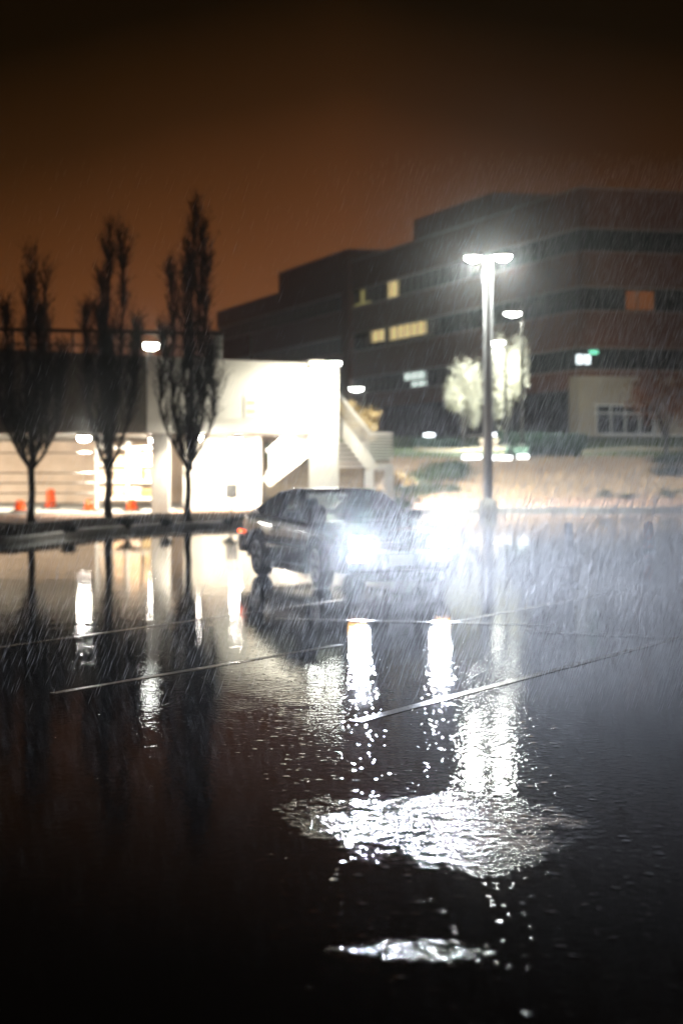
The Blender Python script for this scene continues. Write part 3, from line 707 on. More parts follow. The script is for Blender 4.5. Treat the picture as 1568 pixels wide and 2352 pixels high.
# ground floor
op('base_wall', 'stone', MB().prism(fp(-0.06, 1.2, -0.06, RL), 2.8, 7.88))
op('base_wall', 'brick', MB().prism(fp(1.22, LL, 0.05, 3.0), 2.8, 4.1)); op('base_wall', 'brick', MB().prism(fp(1.22, LL, 0.03, 3.0), 7.0, 7.88))
op('stone_sill', 'wframe', MB().prism(fp(-0.16, 0.0, 1.6, RL), 3.80, 3.94))
def window(c, d, w, z0, z1, m, nmull=1, frame='mullion', label=None):
    """a framed pane whose left lower corner is at c, running along d"""
    nrm = Vector((d.y, -d.x, 0))
    if nrm.y > 0: nrm = -nrm
    pa = MB(); a = c + nrm * 0.02; b = a + d * w
    pa.add([(a.x, a.y, z0), (b.x, b.y, z0), (b.x, b.y, z1), (a.x, a.y, z1), *[(p.x, p.y, z) for p, z in ((a + nrm * 0.03, z0), (b + nrm * 0.03, z0), (b + nrm * 0.03, z1), (a + nrm * 0.03, z1))]],
           [(0, 1, 2, 3), (7, 6, 5, 4), (0, 4, 5, 1), (1, 5, 6, 2), (2, 6, 7, 3), (3, 7, 4, 0)])
    o = op('window', m, pa)
    fr_ = MB(); n2 = nrm * 0.09; Z = Vector((0, 0, 1))
    for k in range(nmull + 1):
        p = a + n2 + d * (w * k / nmull); fr_.bar(p + Z * z0, p + Z * z1, 0.07, 0.09, (d.x, d.y, 0))
    for zz in (z0 + 0.03, z1 - 0.03): fr_.bar(a + n2 * 0.98 + Z * zz, a + n2 * 0.98 + d * w + Z * zz, 0.075, 0.06)
    op('window_frame', frame, fr_, None).parent = o
    if label: o['label'] = label
    return o
random.seed(11)
WW = 2.57
lit = {(1, 11): 'winlitdim', (1, 8): 'winlit', (1, 13): 'winlitdim', (2, 8): 'winlit', (2, 7): 'winlit', (2, 6): 'winlit', (2, 10): 'winlit', (3, 7): 'winglint'}
def t_at(px):
    k = (px - CX) / F; return (Cn.x - k * Cn.y) / (0.401 + k * 0.916)
for fl_, (z0, z1) in enumerate((B1, B2, B3), 1):
    nmax = (29, 29, 16)[fl_ - 1]
    for i in range(nmax):
        t = 0.45 + i * WW
        if 37.6 < t < 39.8: continue
        window(Cn + Ld * t + Rd * 0.28, Ld, WW - 0.06, z0 + 0.05, z1 - 0.05, 'glass', 2)
    for i in range(4):
        window(Cn + Rd * (0.45 + i * 2.6) + Ld * 0.28, Rd, 2.54, z0 + 0.05, z1 - 0.05, 'glass', 2)
def glowpane(px0, px1, z0, z1, m, face='L', label='glowing window pane'):
    if face == 'L':
        ta, tb = t_at(px0), t_at(px1); a = Cn + Ld * min(ta, tb) + Rd * 0.20; d = Ld; w = abs(tb - ta)
    else:
        k0, k1 = (px0 - CX) / F, (px1 - CX) / F
        sa = (k0 * Cn.y - Cn.x) / (Rd.x - k0 * Rd.y); sb = (k1 * Cn.y - Cn.x) / (Rd.x - k1 * Rd.y)
        a = Cn + Rd * sa + Ld * 0.20; d = Rd; w = sb - sa
    nrm = Vector((d.y, -d.x, 0)); nrm = -nrm if nrm.y > 0 else nrm
    pa = MB(); b = a + d * w; c = a + nrm * 0.03; e = b + nrm * 0.03
    pa.add([(p.x, p.y, z) for z in (z0, z1) for p in (a, b, e, c)], [(0, 1, 2, 3), (4, 5, 6, 7), (0, 1, 5, 4), (1, 2, 6, 5), (2, 3, 7, 6), (3, 0, 4, 7)])
    o = op('glowing_pane', m, pa); o['label'] = label; return o
glowpane(887, 910, 16.5, 17.9, 'winlit', label='narrow yellow lit window on the top floor')
glowpane(822, 832, 16.5, 17.9, 'winlitdim'); glowpane(796, 846, 16.48, 16.72, 'winlitdim')
glowpane(848, 880, 12.9, 13.9, 'winlit', label='lit yellow window on the middle floor')
glowpane(890, 974, 12.8, 13.9, 'winlit', label='wide lit yellow window on the middle floor')
glowpane(1440, 1504, 12.5, 13.8, 'winorange', 'R', 'dull orange lit window on the middle floor')
glowpane(924, 972, 9.1, 9.7, 'winglint'); glowpane(940, 974, 8.5, 8.9, 'winglint')  # lamp reflections in the ribbon glass, put in as glowing panes
glowpane(1326, 1358, 8.7, 9.35, 'scrwhite', 'R', 'bright white lit panel behind the lowest ribbon window')
glowpane(1356, 1376, 9.40, 9.66, 'scrgreen', 'R', 'small green lit sign behind the lowest ribbon window')
glowpane(1068, 1108, 3.9, 6.1, 'wincream', label='cream lit doorway window on the ground floor')
glowpane(944, 964, 4.0, 5.4, 'wincream', label='small cream lit window on the ground floor')
# ground floor glazing on the left face and the big framed window on the right face
for i in range(13):
    window(Cn + Ld * (1.5 + i * 2.6) + Rd * 0.06, Ld, 2.5, 4.12, 6.98, 'glass', 2)
def rwin(px0, px1):
    k0, k1 = (px0 - CX) / F, (px1 - CX) / F
    return (k0 * Cn.y - Cn.x) / (Rd.x - k0 * Rd.y), (k1 * Cn.y - Cn.x) / (Rd.x - k1 * Rd.y)
sa, sb = rwin(1366, 1497)
bw = window(Cn + Rd * sa - Ld * 0.08, Rd, sb - sa, 3.94, 5.9, 'glass', 4, 'wframe', 'large white-framed window in the pale stone base')
tr_ = MB(); a = Cn + Rd * (sa - 0.25) - Ld * 0.22; b = Cn + Rd * (sb + 0.2) - Ld * 0.22
for z in (5.35, 5.92): tr_.bar(a + Vector((0, 0, z)), b + Vector((0, 0, z)), 0.14, 0.10)
op('window_transom', 'wframe', tr_).parent = bw
op('roof', 'roofing', MB().prism(fp(0.4, LL - 0.3, 14.4, RL - 0.4), 19.41, 19.6))

# ------------------------------------------------------------------ lamp posts
def shoebox(g, at_, dirx, m, power, L=0.62, throw=0.0):
    h = MB().box((at_[0] + dirx * L / 2, at_[1], at_[2]), (L, 0.36, 0.13)).build('lamp_head', 'dark_metal', g, bevel=0.03)
    ln = MB().lathe([(0.001, -0.17), (0.35, -0.155), (0.62, -0.12), (0.85, -0.06), (1.0, 0.0), (0.9, 0.02)], 24)
    ln.v = [(at_[0] + dirx * L / 2 + x * (L - 0.08) / 2, at_[1] + y * 0.17, at_[2] - 0.07 + z) for x, y, z in ln.v]
    ln.build('lamp_lens', m, h, smooth=60)
    if power: lamp('SPOT', (at_[0] + dirx * L / 2, at_[1], at_[2] - 0.28), power, LAMPC, 0.14, g, (at_[0] + dirx * L / 2, at_[1] + throw, 0), 104 if throw > 5 else 150, 0.45)
    if throw > 5: lamp('SPOT', (at_[0] + dirx * L / 2, at_[1], at_[2] - 0.28), 1000, LAMPC, 0.20, g, (at_[0] + dirx * L / 2, at_[1], 0), 174, 0.15)
base = at(1120, 1168, 50.8); base.z = 0.0; base.y = 50.8
HA = at(1120, 587, 50.8).z
lpz = 0.12
lp = empty('lamp_post', (base.x, base.y, lpz), 'tall lamp post with two glowing heads, tallest and nearest of the lit lamps', 'lamp post', 'lit lamp posts')
MB().lathe([(0.34, -0.3), (0.34, 0.32), (0.31, 0.36), (0.001, 0.36)], 20).build('footing', 'conc', lp, smooth=40)
MB().tube([(0, 0, 0.36), (0, 0, 4), (0, 0, HA - lpz + 0.05)], [0.18, 0.165, 0.145], 16).build('pole', 'pole', lp, smooth=60)
MB().bar((-0.62, 0, HA - lpz), (0.62, 0, HA - lpz), 0.07, 0.07).build('cross_arm', 'pole', lp)
shoebox(lp, (-0.20, -0.0, HA - lpz), -1, 'lamp', 18000, 0.66, 8); shoebox(lp, (0.20, 0, HA - lpz + 0.04), 1, 'lamp', 18000, 0.66, 8)
# smaller single-headed posts up by the building
def post(px, py, Y, side, label, power, pxpole=None):
    p = at(px, py, Y); X = at(pxpole or px, py, Y).x; z0 = terr(X, Y)
    g = empty('lamp_post', (X, Y, z0), label, 'lamp post', 'lit lamp posts')
    MB().lathe([(0.26, -0.3), (0.26, 0.25), (0.001, 0.27)], 16).build('footing', 'conc', g, smooth=40)
    MB().tube([(0, 0, 0.2), (0, 0, p.z - z0 + 0.06)], [0.10, 0.07], 12).build('pole', 'dark_metal', g, smooth=60)
    shoebox(g, (0, 0, p.z - z0), side, 'lampfar', power, abs(p.x - X) * 1.0 + 0.72, 3.5)
post(1185, 717, 79.6, -1, 'dark single-headed lamp post just right of the tall double lamp', 7000, 1198)
post(1146, 784, 81, -1, 'low single-headed lamp glowing above the pale tree beside the tall post', 5000, 1160)
post(826, 890, 92, -1, 'small lamp post with a lone glowing head above the garage stair', 500, 836)
# lamp on the upper garage deck
p = at(347, 797, 46.5)
g = empty('deck_lamp', (p.x, 46.5, 2.88), 'lamp glowing behind the dark rail on the garage upper deck', 'lamp')
MB().tube([(0, 0, 0), (0, 0, p.z - 2.88 - 0.08)], 0.05, 10).build('pole', 'dark_metal', g)
MB().lathe([(0.30, 0.10), (0.28, 0.14), (0.04, 0.20), (0.001, 0.20)], 20, origin=(0, 0, p.z - 2.88)).build('shade', 'dark_metal', g, smooth=40)
MB().lathe([(0.05, -0.10), (0.23, -0.04), (0.25, 0.06), (0.23, 0.10)], 20, origin=(0, 0, p.z - 2.88)).build('globe', 'lampfar', g, smooth=40)
lamp('POINT', (0, 0, p.z - 2.88 - 0.28), 120, (0.92, 1, 0.95), 0.1, g)
# bollard lights on the lawn
for k, (px, py, Y, lab) in enumerate(((985, 999, 88, 'glowing bollard light on the lawn left of the tall lamp post'), (1139, 998, 88, 'glowing bollard light just right of the tall lamp post'), (1275, 1000, 87, 'glowing bollard light behind the long hedge, rightmost of three'))):
    p = at(px, py, Y); z0 = terr(p.x, Y)
    g = empty('bollard_light', (p.x, Y, z0), lab, 'bollard light', 'bollard lights on the lawn')
    MB().tube([(0, 0, -0.1), (0, 0, p.z - z0 - 0.12)], 0.07, 12).build('post', 'dark_metal', g, smooth=60)
    MB().lathe([(0.10, -0.12), (0.34, -0.06), (0.36, 0.06), (0.10, 0.10)], 16, origin=(0, 0, p.z - z0)).build('globe', 'boll', g, smooth=50)
    MB().lathe([(0.30, 0.10), (0.26, 0.14), (0.001, 0.16)], 16, origin=(0, 0, p.z - z0)).build('cap', 'dark_metal', g, smooth=50)
# ground flood lights that wash the pale trees
for k, (px, py, Y, lab) in enumerate(((1083, 1050, 74, 'ground flood light left of the tall lamp post'), (1146, 1052, 74, 'larger ground flood light right of the tall lamp post'), (1200, 1049, 74, 'small ground flood light at the end of the low hedge'))):
    p = at(px, py, Y); z0 = terr(p.x, Y); w = (1.0, 1.35, 0.6)[k]
    g = empty('ground_flood_light', (p.x, Y, z0), lab, 'flood light', 'ground flood lights on the bank')
    MB().box((0, 0.12, p.z - z0), (w + 0.1, 0.16, 0.32)).build('housing', 'dark_metal', g, bevel=0.03)
    MB().box((0, 0.02, p.z - z0), (w, 0.06, 0.22)).build('lens', 'boll', g, bevel=0.03)
    MB().box((0, 0.12, (p.z - z0) / 2 - 0.15), (0.12, 0.1, p.z - z0)).build('stand', 'dark_metal', g)
    lamp('SPOT', (0, 0.3, p.z - z0 + 0.25), (1500, 3500, 700)[k], LAMPC, 0.1, g, ((-0.3, 16, 7), (0.6, 16, 7), (0, 14, 4))[k], 75, 0.6)
# concrete pier beyond the pole
p = at(1121, 1036, 80); g = empty('stone_pier', (p.x, 80, terr(p.x, 80)), 'pinkish stone pier behind the tall lamp post', 'pier')
zt_ = at(0, 1006, 80).z - terr(p.x, 80)
MB().box((0, 0, zt_ / 2 - 0.3), (0.95, 0.8, zt_ + 0.2)).build('shaft', 'ledge', g, bevel=0.03)
MB().box((0, 0, zt_ - 0.12), (1.1, 0.95, 0.16)).build('cap', 'stone', g, bevel=0.03)
# pale retaining edge across the top of the bank
lw = MB(); rows = []
for i in range(60):
    x = 4 + i * 0.75; y = 78.5 + 0.4 * math.sin(x * 0.11); z = terr(x, y)
    rows.append([(x, y, z - 0.4), (x, y, z + 0.20), (x, y + 0.3, z + 0.20), (x, y + 0.3, z - 0.4)])
lw.grid(rows, close=True).build('retaining_kerb', 'stone')
tag(bpy.data.objects['retaining_kerb'], 'long pale stone edging across the top of the tan bank', 'edging')

# ------------------------------------------------------------------ vegetation
def leafquad(mb, p, s, rng, flat=0.0):
    a = Vector((rng.gauss(0, 1), rng.gauss(0, 1), rng.gauss(0, 1) * (1 - flat))).normalized()
    b = a.cross(Vector((rng.gauss(0, 1), rng.gauss(0, 1), rng.gauss(0, 1)))).normalized()
    a = a * s; b = b * s * 0.55
    mb.add([p - a, p + b, p + a, p - b], [(0, 1, 2, 3)])
def columnar(px, base_py, Y, top_py, halfw, seed, label, leaders):
    rng = random.Random(seed)
    b = at(px, base_py, Y); zg = terr(b.x, Y) + 0.06; H = at(px, top_py, Y).z - zg
    g = empty('pear_tree', (b.x, Y, zg), label, 'tree', 'bare upright trees along the kerb')
    tr = MB(); fork = 1.35
    pts = [(0.02 * math.sin(i * 1.7 + seed), 0.02 * math.cos(i * 1.3), -0.15 + i * (fork + 0.15) / 5) for i in range(6)]
    tr.tube(pts, [0.13, 0.105, 0.09, 0.085, 0.085, 0.09], 10)
    cr = MB(); lv = MB()
    for (ox, hh, rad) in leaders:                              # main upright stems: sideways reach, height share, thickness
        pts = []; rs = []; n = 9
        wob = rng.uniform(0, 6)
        for i in range(n + 1):
            t = i / n; z = fork + (H * hh - fork) * t
            spread = ox * halfw * min(1, t * 2.4) ** 0.8
            pts.append(Vector((spread + 0.05 * math.sin(wob + t * 7), 0.25 * math.sin(wob) * min(1, t * 2) + 0.05 * math.cos(wob + t * 6), z))); rs.append(rad * (1 - t) ** 0.9 + 0.008)
        tr.tube(pts, rs, 7)
        nb = int(32 + 34 * hh)
        for k in range(nb):
            t = rng.uniform(0.02, 0.97) ** 0.85; i = min(n - 1, int(t * n)); p = pts[i].lerp(pts[i + 1], t * n - i)
            az = rng.uniform(0, 6.283); L = rng.uniform(0.35, 1.3) * (1.15 - t * 0.75) * (0.6 + 0.4 * min(1, t * 5))
            tilt = rng.uniform(0.28, 0.72)
            if t < 0.12: tilt = rng.uniform(0.6, 1.0)
            bp_ = []; m = 5
            for j in range(m + 1):
                u = j / m; r_ = L * math.sin(tilt) * u * (1 - 0.35 * u); z_ = L * math.cos(tilt) * u + 0.18 * L * u * u
                bp_.append(p + Vector((r_ * math.cos(az), r_ * math.sin(az), z_)))
            cr.tube(bp_, [0.015 * (1 - u / 5.6) + 0.003 for u in range(m + 1)], 4, caps=False)
            for q in range(rng.randint(9, 14)):
                u = rng.uniform(0.15, 1); j = min(m - 1, int(u * m)); s0 = bp_[j].lerp(bp_[j + 1], u * m - j)
                a2 = rng.uniform(0, 6.283); l2 = rng.uniform(0.14, 0.55); tl = rng.uniform(0.2, 0.9)
                e = s0 + Vector((l2 * math.sin(tl) * math.cos(a2), l2 * math.sin(tl) * math.sin(a2), l2 * math.cos(tl)))
                cr.tube([s0, s0.lerp(e, 0.5) + Vector((rng.uniform(-.02, .02), 0, 0.01)), e], [0.0058, 0.0045, 0.0028], 3, caps=False)
                for _ in range(rng.randint(0, 4)):
                    lp_ = s0.lerp(e, rng.random()) + Vector((rng.uniform(-.03, .03), rng.uniform(-.03, .03), rng.uniform(-.03, .03)))
                    leafquad(lv, lp_, rng.uniform(0.016, 0.038), rng)
    tr.build('trunk', 'bark', g, smooth=50, fixn=False)
    c = cr.build('crown', 'twig', g, fixn=False)
    lv.build('withered_leaves', 'leafdark', c, fixn=False)
TS = 'bare upright street tree '
columnar(73, 1193, 36.6, 578, 0.72, 3, 'shortest bare upright tree, nearest the photo\'s left edge', [(-0.15, 1.0, .075), (-0.75, .78, .05), (0.55, .93, .055), (1.0, .62, .04), (-1.0, .60, .035), (0.2, .75, .05)])
columnar(249, 1190, 37.2, 510, 0.70, 8, 'bare upright tree with two matching tops, middle of the three', [(-0.10, 1.0, .08), (0.45, .97, .06), (-0.75, .70, .045), (0.95, .66, .04), (-0.2, .8, .05), (0.1, .6, .05)])
columnar(432, 1192, 38.6, 455, 0.70, 21, 'tallest bare upright tree, in front of the bright garage wall', [(0.15, 1.0, .085), (-0.65, .80, .05), (0.70, .80, .05), (-1.05, .58, .04), (0.5, .93, .05), (-0.1, .88, .045), (1.0, .55, .035)])

def leafy(name, pos, size, n, m, seed, label, cat, group=None, leaf=0.09, trunk=None, lumps=7, up=0.35):
    """leaf clumps through an uneven crown; trunk = (height, radius)"""
    rng = random.Random(seed); g = empty(name, pos, label, cat, group)
    th = trunk[0] if trunk else 0.0
    cl = []
    for k in range(lumps):
        cl.append((Vector((rng.uniform(-.62, .62) * size[0], rng.uniform(-.62, .62) * size[1], th + size[2] * rng.uniform(0.2, 0.85))), rng.uniform(0.26, 0.50)))
    mb = MB(); br = MB()
    if trunk:
        br.tube([(0, 0, -0.2), (0.03, 0.02, th * 0.6), (0, 0, th + size[2] * 0.35)], [trunk[1] * 1.2, trunk[1], trunk[1] * 0.5], 8)
    for c, r in cl:
        b0 = Vector((0, 0, th * 0.8)); br.tube([b0, b0.lerp(c, 0.5) + Vector((0, 0, 0.05)), c], [trunk[1] * 0.5 if trunk else 0.03, 0.025, 0.012], 5, caps=False)
        for _ in range(6):
            e = c + Vector((rng.gauss(0, r) * size[0], rng.gauss(0, r) * size[1], abs(rng.gauss(0, r)) * size[2] * 0.6)); br.tube([c, e], [0.014, 0.005], 4, caps=False)
    for _ in range(n):
        c, r = rng.choice(cl); d = Vector((rng.gauss(0, 1), rng.gauss(0, 1), rng.gauss(0, 1)))
        if d.length > 2.3: d *= 0.5
        p = c + Vector((d.x * size[0], d.y * size[1], d.z * size[2] * 0.5)) * r * 0.62
        if p.z < 0.03: p.z = abs(p.z) * 0.4 + 0.03
        leafquad(mb, p, leaf * rng.uniform(0.6, 1.3), rng)
    if trunk:
        br.build('trunk', 'bark', g, smooth=50, fixn=False); mb.build('crown', m, g, fixn=False)
    else:
        br.build('stems', 'twig', g, fixn=False); mb.build('foliage', m, g, fixn=False)
    return g
def gpos(px, Y): X = (px - CX) / F * Y; return (X, Y, terr(X, Y))
leafy('pale_tree', gpos(1062, 84), (1.25, 1.2, 4.6), 7000, 'leafpale', 2, 'pale leafy tree washed by lamp light left of the tall post', 'tree', 'floodlit pale trees', 0.075, (0.9, 0.09), 11)
leafy('pale_tree', gpos(1166, 84), (1.15, 1.2, 5.6), 8500, 'leafpale', 4, 'pale leafy tree, brightest and taller, right of the tall post', 'tree', 'floodlit pale trees', 0.075, (0.9, 0.09), 12)
leafy('rust_tree', gpos(1528, 72), (1.9, 1.7, 3.2), 3200, 'leafrust', 6, 'rust-leaved young tree at the photo\'s right edge', 'tree', None, 0.10, (1.6, 0.08), 10)
leafy('tan_tree', gpos(836, 58), (1.1, 1.1, 1.9), 1600, 'leaftan', 9, 'tan-leaved small tree behind the stair handrail', 'tree', None, 0.08, (2.2, 0.06), 8)
leafy('tan_shrub', gpos(925, 54), (0.9, 0.8, 1.5), 1500, 'leaftan', 12, 'tan-leaved shrub beside the stair landing', 'shrub', 'shrubs on the bank', 0.06, None, 7)
for k, (px, Y, w, h, mm, lab) in enumerate(((918, 51, 1.0, 0.8, 'leafgreen', 'green shrub just right of the stair landing posts'), (965, 55.5, 1.3, 1.1, 'leafgreen', 'broad green shrub on the bank right of the stair'),
        (1000, 59, 1.2, 1.0, 'leafgreen', 'green shrub higher up the bank, midway to the lamp post'), (1046, 63, 1.3, 0.9, 'leafhedge', 'dark shrub left of the tall lamp post base'), (1012, 64, 1.4, 0.9, 'leafgreen', 'green shrub at the bank top left of the tall lamp post'),
        (815, 50, 0.9, 0.7, 'leafgreen', 'green shrub under the stair flight'), (870, 50, 0.8, 0.6, 'leafgreen', 'green shrub between the two landing posts'))):
    leafy('green_shrub', gpos(px, Y), (w, w * 0.9, h), 1300, mm, 30 + k, lab, 'shrub', 'shrubs on the bank', 0.06, None, 6)
leafy('evergreen_shrub', gpos(1550, 66), (1.5, 1.1, 1.0), 1800, 'leafhedge', 51, 'dark low evergreen shrub at the photo\'s right edge', 'shrub', 'shrubs on the bank', 0.07, None, 7)
for k, (px, Y, lab) in enumerate(((1393, 57.2, 'small dark grass tuft on the verge below the long window'), (1440, 57.0, 'smallest grass tuft between the two others on the verge'), (1540, 57.2, 'small dark grass tuft on the verge near the right edge'))):
    leafy('grass_tuft', gpos(px, Y), (0.5, 0.3, (0.34, 0.22, 0.36)[k]), 500, 'leafgreen', 60 + k, lab, 'grass tuft', 'tufts on the verge', 0.04, None, 5)
# hedges
def hedge(x0, x1, Y, h, d, seed, label, n):
    rng = random.Random(seed); a, b = (x0 - CX) / F * Y, (x1 - CX) / F * Y
    g = empty('hedge', ((a + b) / 2, Y, terr((a + b) / 2, Y)), label, 'hedge', 'clipped hedges above the bank')
    z0 = terr((a + b) / 2, Y); mb = MB(); st = MB()
    for _ in range(n):
        x = rng.uniform(a, b); top = h * (0.86 + 0.18 * mnoise.noise(Vector((x * 0.8, seed, 0))))
        if rng.random() < 0.6: p = Vector((x, Y - d / 2 + rng.gauss(0, 0.05), rng.uniform(0, top)))
        else: p = Vector((x, Y + rng.uniform(-d / 2, d / 2), top + rng.gauss(0, 0.05)))
        leafquad(mb, Vector((p.x - (a + b) / 2, p.y - Y, terr(p.x, Y) - z0 + p.z)), rng.uniform(0.05, 0.11), rng)
    for k in range(int((b - a) / 0.35)):
        x = a + 0.35 * (k + 0.5); zz = terr(x, Y) - z0
        for q in range(4):
            st.tube([(x - (a + b) / 2, 0, zz - 0.05), (x - (a + b) / 2 + rng.uniform(-.3, .3), rng.uniform(-d / 2.3, d / 2.3), zz + h * 0.85)], [0.02, 0.008], 4, caps=False)
    # twiggy dense heart
    ht = MB(); rows = []
    for i in range(25):
        x = a + 0.1 + (b - a - 0.2) * i / 24; zz = terr(x, Y) - z0; t2 = h * (0.80 + 0.16 * mnoise.noise(Vector((x * 0.8, seed, 0))))
        rows.append([(x - (a + b) / 2, -d * .42, zz - 0.1), (x - (a + b) / 2, -d * .40, zz + t2 * .9), (x - (a + b) / 2, 0, zz + t2), (x - (a + b) / 2, d * .40, zz + t2 * .9), (x - (a + b) / 2, d * .42, zz - 0.1)])
    ht.grid(rows, close=True); ht.f.append((0, 1, 2, 3, 4)); ht.f.append(tuple(range(len(ht.v) - 5, len(ht.v))))
    o = ht.build('branch_mass', 'leafhedge', g, smooth=60); st.build('stems', 'twig', g, fixn=False); mb.build('foliage', 'leafhedge', g, fixn=False)
hedge(945, 1060, 84.5, 0.55, 0.9, 1, 'low clipped hedge left of the tall lamp post', 1500)
hedge(1140, 1345, 84.0, 0.95, 1.0, 2, 'long dark clipped hedge right of the tall lamp post', 4200)
hedge(1160, 1332, 75.5, 0.50, 0.8, 3, 'low dark hedge under the pale stone edging, along the bank top', 3000)
# small plants in the bed in front of the garage
random.seed(3)
for k, (px, py, w, h, lab) in enumerate(((295, 1203, 0.28, 0.22, 'low dark plant in the bed right of the middle tree'), (382, 1198, 0.20, 0.20, 'small dark plant just left of the tallest tree trunk'), (530, 1196, 0.24, 0.24, 'small dark plant in the bed under the meter box'),
        (575, 1190, 0.34, 0.34, 'dark bushy plant at the bed end behind the car'), (150, 1212, 0.26, 0.20, 'low dark plant between the left and middle trees'))):
    p = gnd(px, py + 6, 0.2)
    leafy('bed_plant', (p.x, p.y, terr(p.x, p.y) + 0.05), (w, w, h), 420, 'leafhedge', 80 + k, lab, 'plant', 'low plants in the mulch bed', 0.035, None, 5)
# dry grass on the bank
rng = random.Random(77); mb = MB()
for _ in range(26000):
    x = rng.uniform(2.5, 26); y = rng.uniform(56.8, 75.5)
    if abs(x) > y * 0.26: continue
    z = terr(x, y); h = rng.uniform(0.06, 0.20); a = rng.uniform(0, 6.283); l = rng.uniform(0, 0.12); w = rng.uniform(0.012, 0.03)
    mb.add([(x - w, y, z - 0.02), (x + w, y, z - 0.02), (x + l * math.cos(a), y + l * math.sin(a), z + h)], [(0, 1, 2)])
tag(mb.build('dry_grass', 'drygrass', fixn=False), 'dry tan grass covering the bank above the kerb', 'grass', kind='stuff')

# ------------------------------------------------------------------ delineator posts on the lot
p = gnd(1488, 1266)
g = empty('delineator_post', p, 'orange delineator post standing on the wet lot at the right', 'delineator', 'delineator posts on the lot')
MB().lathe([(0.17, 0.0), (0.17, 0.03), (0.10, 0.06)], 20).build('base', 'rubber', g, smooth=40)
MB().lathe([(0.085, 0.05), (0.085, 0.52), (0.06, 0.56), (0.001, 0.57)], 20).build('tube', 'orange', g, smooth=40)
MB().lathe([(0.089, 0.17), (0.089, 0.21)], 20).build('reflective_band', 'reflective', g, smooth=40)
p = gnd(1305, 1345)
g = empty('delineator_post', p, 'grey delineator post with white bands, nearer the car', 'delineator', 'delineator posts on the lot')
MB().lathe([(0.15, 0.0), (0.15, 0.03), (0.08, 0.06)], 20).build('base', 'rubber', g, smooth=40)
MB().lathe([(0.055, 0.05), (0.055, 0.80), (0.045, 0.85), (0.001, 0.86)], 20).build('tube', 'greypl', g, smooth=40)
for z in (0.10, 0.26, 0.44, 0.62):
    MB().lathe([(0.058, z), (0.058, z + 0.08)], 20).build('reflective_band', 'reflective', g, smooth=40)

# ------------------------------------------------------------------ rain
rng = random.Random(99); mb = MB()
def drop(p, L, r, sl):
    d = Vector((sl, 0.08, 1.0)).normalized() * L
    a = Vector((r, 0, 0)); b = Vector((0, r, 0)); q = p + d * 0.35
    o = len(mb.v)
    mb.v += [tuple(p), tuple(q + a), tuple(q - a * 0.5 + b * 0.87), tuple(q - a * 0.5 - b * 0.87), tuple(p + d)]
    mb.f += [(o, o + 2, o + 1), (o, o + 3, o + 2), (o, o + 1, o + 3), (o + 4, o + 1, o + 2), (o + 4, o + 2, o + 3), (o + 4, o + 3, o + 1)]
n_ok = 0
HLP = [CO + hd * 2.16 + lf * (0.565 * q) + Vector((0, 0, 0.65)) for q in (-1, 1)]
while n_ok < 120000:
    Y = 9.0 + 10.2 * rng.random() ** 0.8
    X = rng.uniform(-0.26, 0.27) * Y
    Z = rng.uniform(0.02, 0.24 * Y + 1.2)
    if Z > 0.9 and rng.random() > max(0.08, math.exp(-(Z - 0.9) / 0.65)): continue
    if rng.random() > 0.04 + 0.96 * smooth(-0.5, 2.4, X - 0.02 * Y + 0.6 * mnoise.noise(Vector((X * 0.4, Y * 0.3, 7)))): continue
    near = min((Vector((X, Y, Z)) - q).length for q in HLP)
    if near < 3.0 and rng.random() > 0.10 + 0.90 * smooth(0.3, 3.0, near): continue
    gust = 0.36 + 0.12 * mnoise.noise(Vector((X * 0.3, Y * 0.2, Z * 0.3))) + rng.gauss(0, 0.035)
    drop(Vector((X, Y, Z)), rng.uniform(0.07, 0.17), 0.0005 + 0.0009 * rng.random() ** 2, gust); n_ok += 1
tag(mb.build('rain', 'rain', fixn=False), 'slanting rain falling through the headlight beams', 'rain', kind='stuff')

# ------------------------------------------------------------------ haze
hm = bpy.data.materials.new('rain_haze'); hm.use_nodes = True; nt = hm.node_tree
nt.nodes.remove(nt.nodes['Principled BSDF'])
pv = nt.nodes.new('ShaderNodeVolumePrincipled'); pv.inputs['Color'].default_value = (0.93, 0.95, 0.97, 1)
pv.inputs['Density'].default_value = 0.0014; pv.inputs['Anisotropy'].default_value = 0.95
nt.links.new(pv.outputs[0], nt.nodes['Material Output'].inputs['Volume'])
hz = MB().box((0, 135, 12.2), (480, 410, 27.6)).build('haze', hm); tag(hz, 'thin rain haze filling the night air', 'haze', kind='stuff')

# ------------------------------------------------------------------ sky
w = bpy.data.worlds.new('World'); sc.world = w; w.use_nodes = True; nt = w.node_tree
bg = nt.nodes['Background']; L = nt.links.new
tc = nt.nodes.new('ShaderNodeTexCoord'); sep = nt.nodes.new('ShaderNodeSeparateXYZ'); L(tc.outputs['Generated'], sep.inputs[0])
n = nt.nodes.new('ShaderNodeTexNoise'); n.inputs['Scale'].default_value = 3.0; n.inputs['Detail'].default_value = 4; L(tc.outputs['Generated'], n.inputs['Vector'])
ma = nt.nodes.new('ShaderNodeMath'); ma.operation = 'MULTIPLY_ADD'; L(n.outputs['Fac'], ma.inputs[0]); ma.inputs[1].default_value = 0.05; L(sep.outputs[2], ma.inputs[2])
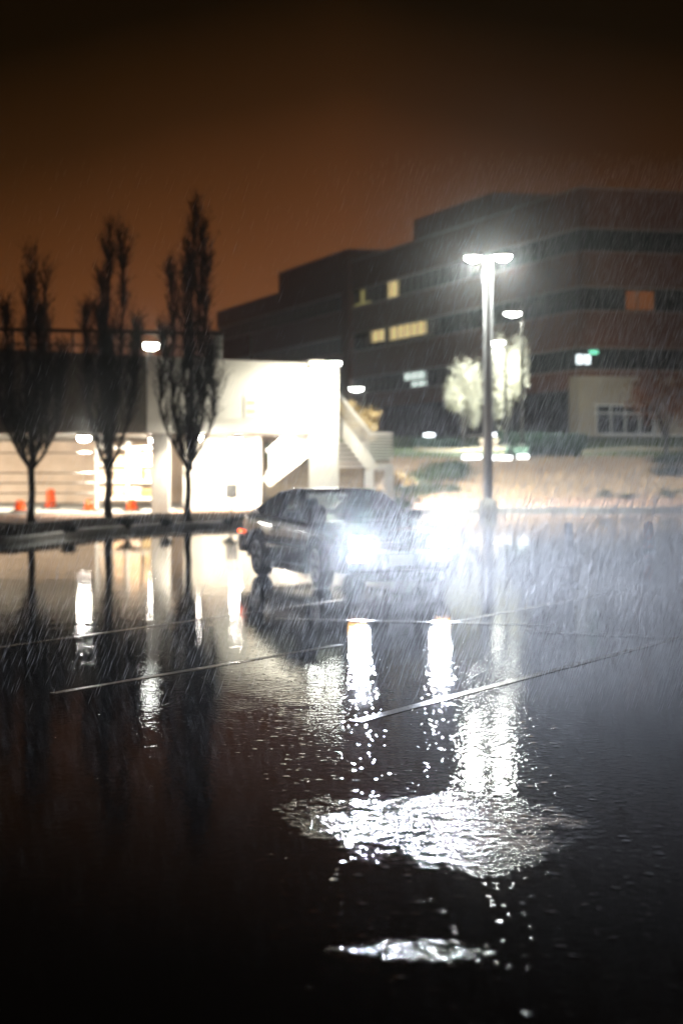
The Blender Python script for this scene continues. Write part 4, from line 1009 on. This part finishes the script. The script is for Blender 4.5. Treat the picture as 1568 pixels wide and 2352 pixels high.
# the town glow is strongest straight ahead
ab = nt.nodes.new('ShaderNodeMath'); ab.operation = 'ABSOLUTE'
sub = nt.nodes.new('ShaderNodeMath'); sub.operation = 'ADD'; sub.inputs[1].default_value = 0.0; L(sep.outputs[0], sub.inputs[0]); L(sub.outputs[0], ab.inputs[0])
ma2 = nt.nodes.new('ShaderNodeMath'); ma2.operation = 'MULTIPLY_ADD'; L(ab.outputs[0], ma2.inputs[0]); ma2.inputs[1].default_value = 0.22; L(ma.outputs[0], ma2.inputs[2])
cr = nt.nodes.new('ShaderNodeValToRGB'); e = cr.color_ramp.elements
e[0].position = 0.0; e[0].color = (0.200, 0.072, 0.023, 1)
e[1].position = 1.0; e[1].color = (0.003, 0.0016, 0.0006, 1)
for pos, c in ((0.13, (0.165, 0.057, 0.017)), (0.20, (0.094, 0.031, 0.0078)), (0.28, (0.027, 0.010, 0.0022)), (0.35, (0.005, 0.0025, 0.0005)), (0.5, (0.003, 0.0016, 0.0005))):
    x = e.new(pos); x.color = (*c, 1)
L(ma2.outputs[0], cr.inputs['Fac']); L(cr.outputs['Color'], bg.inputs['Color']); bg.inputs['Strength'].default_value = 1.15

# ------------------------------------------------------------------ camera and render
cam = bpy.data.cameras.new('camera'); co = bpy.data.objects.new('camera', cam); COL.objects.link(co)
co.location = (0, 0, CH); co.rotation_euler = (R(90), 0, 0)
cam.sensor_fit = 'VERTICAL'; cam.sensor_height = 36.0; cam.lens = F / 2352 * 36
cam.shift_y = -(1176 - HY) / 2352; cam.clip_end = 1000; cam.clip_start = 0.05
cam.dof.use_dof = True; cam.dof.focus_distance = 9.0; cam.dof.aperture_fstop = 1.35
sc.camera = co
sc.view_settings.view_transform = 'Standard'; sc.view_settings.look = 'None'; sc.view_settings.gamma = 1.0; sc.view_settings.exposure = 0.0
cy = sc.cycles
cy.use_denoising = True
try: cy.denoiser = 'OPENIMAGEDENOISE'
except Exception: pass
cy.max_bounces = 6; cy.diffuse_bounces = 2; cy.glossy_bounces = 3; cy.transmission_bounces = 6; cy.transparent_max_bounces = 10; cy.volume_bounces = 0
cy.sample_clamp_indirect = 6.0; cy.caustics_reflective = False; cy.caustics_refractive = False
cy.use_light_tree = True
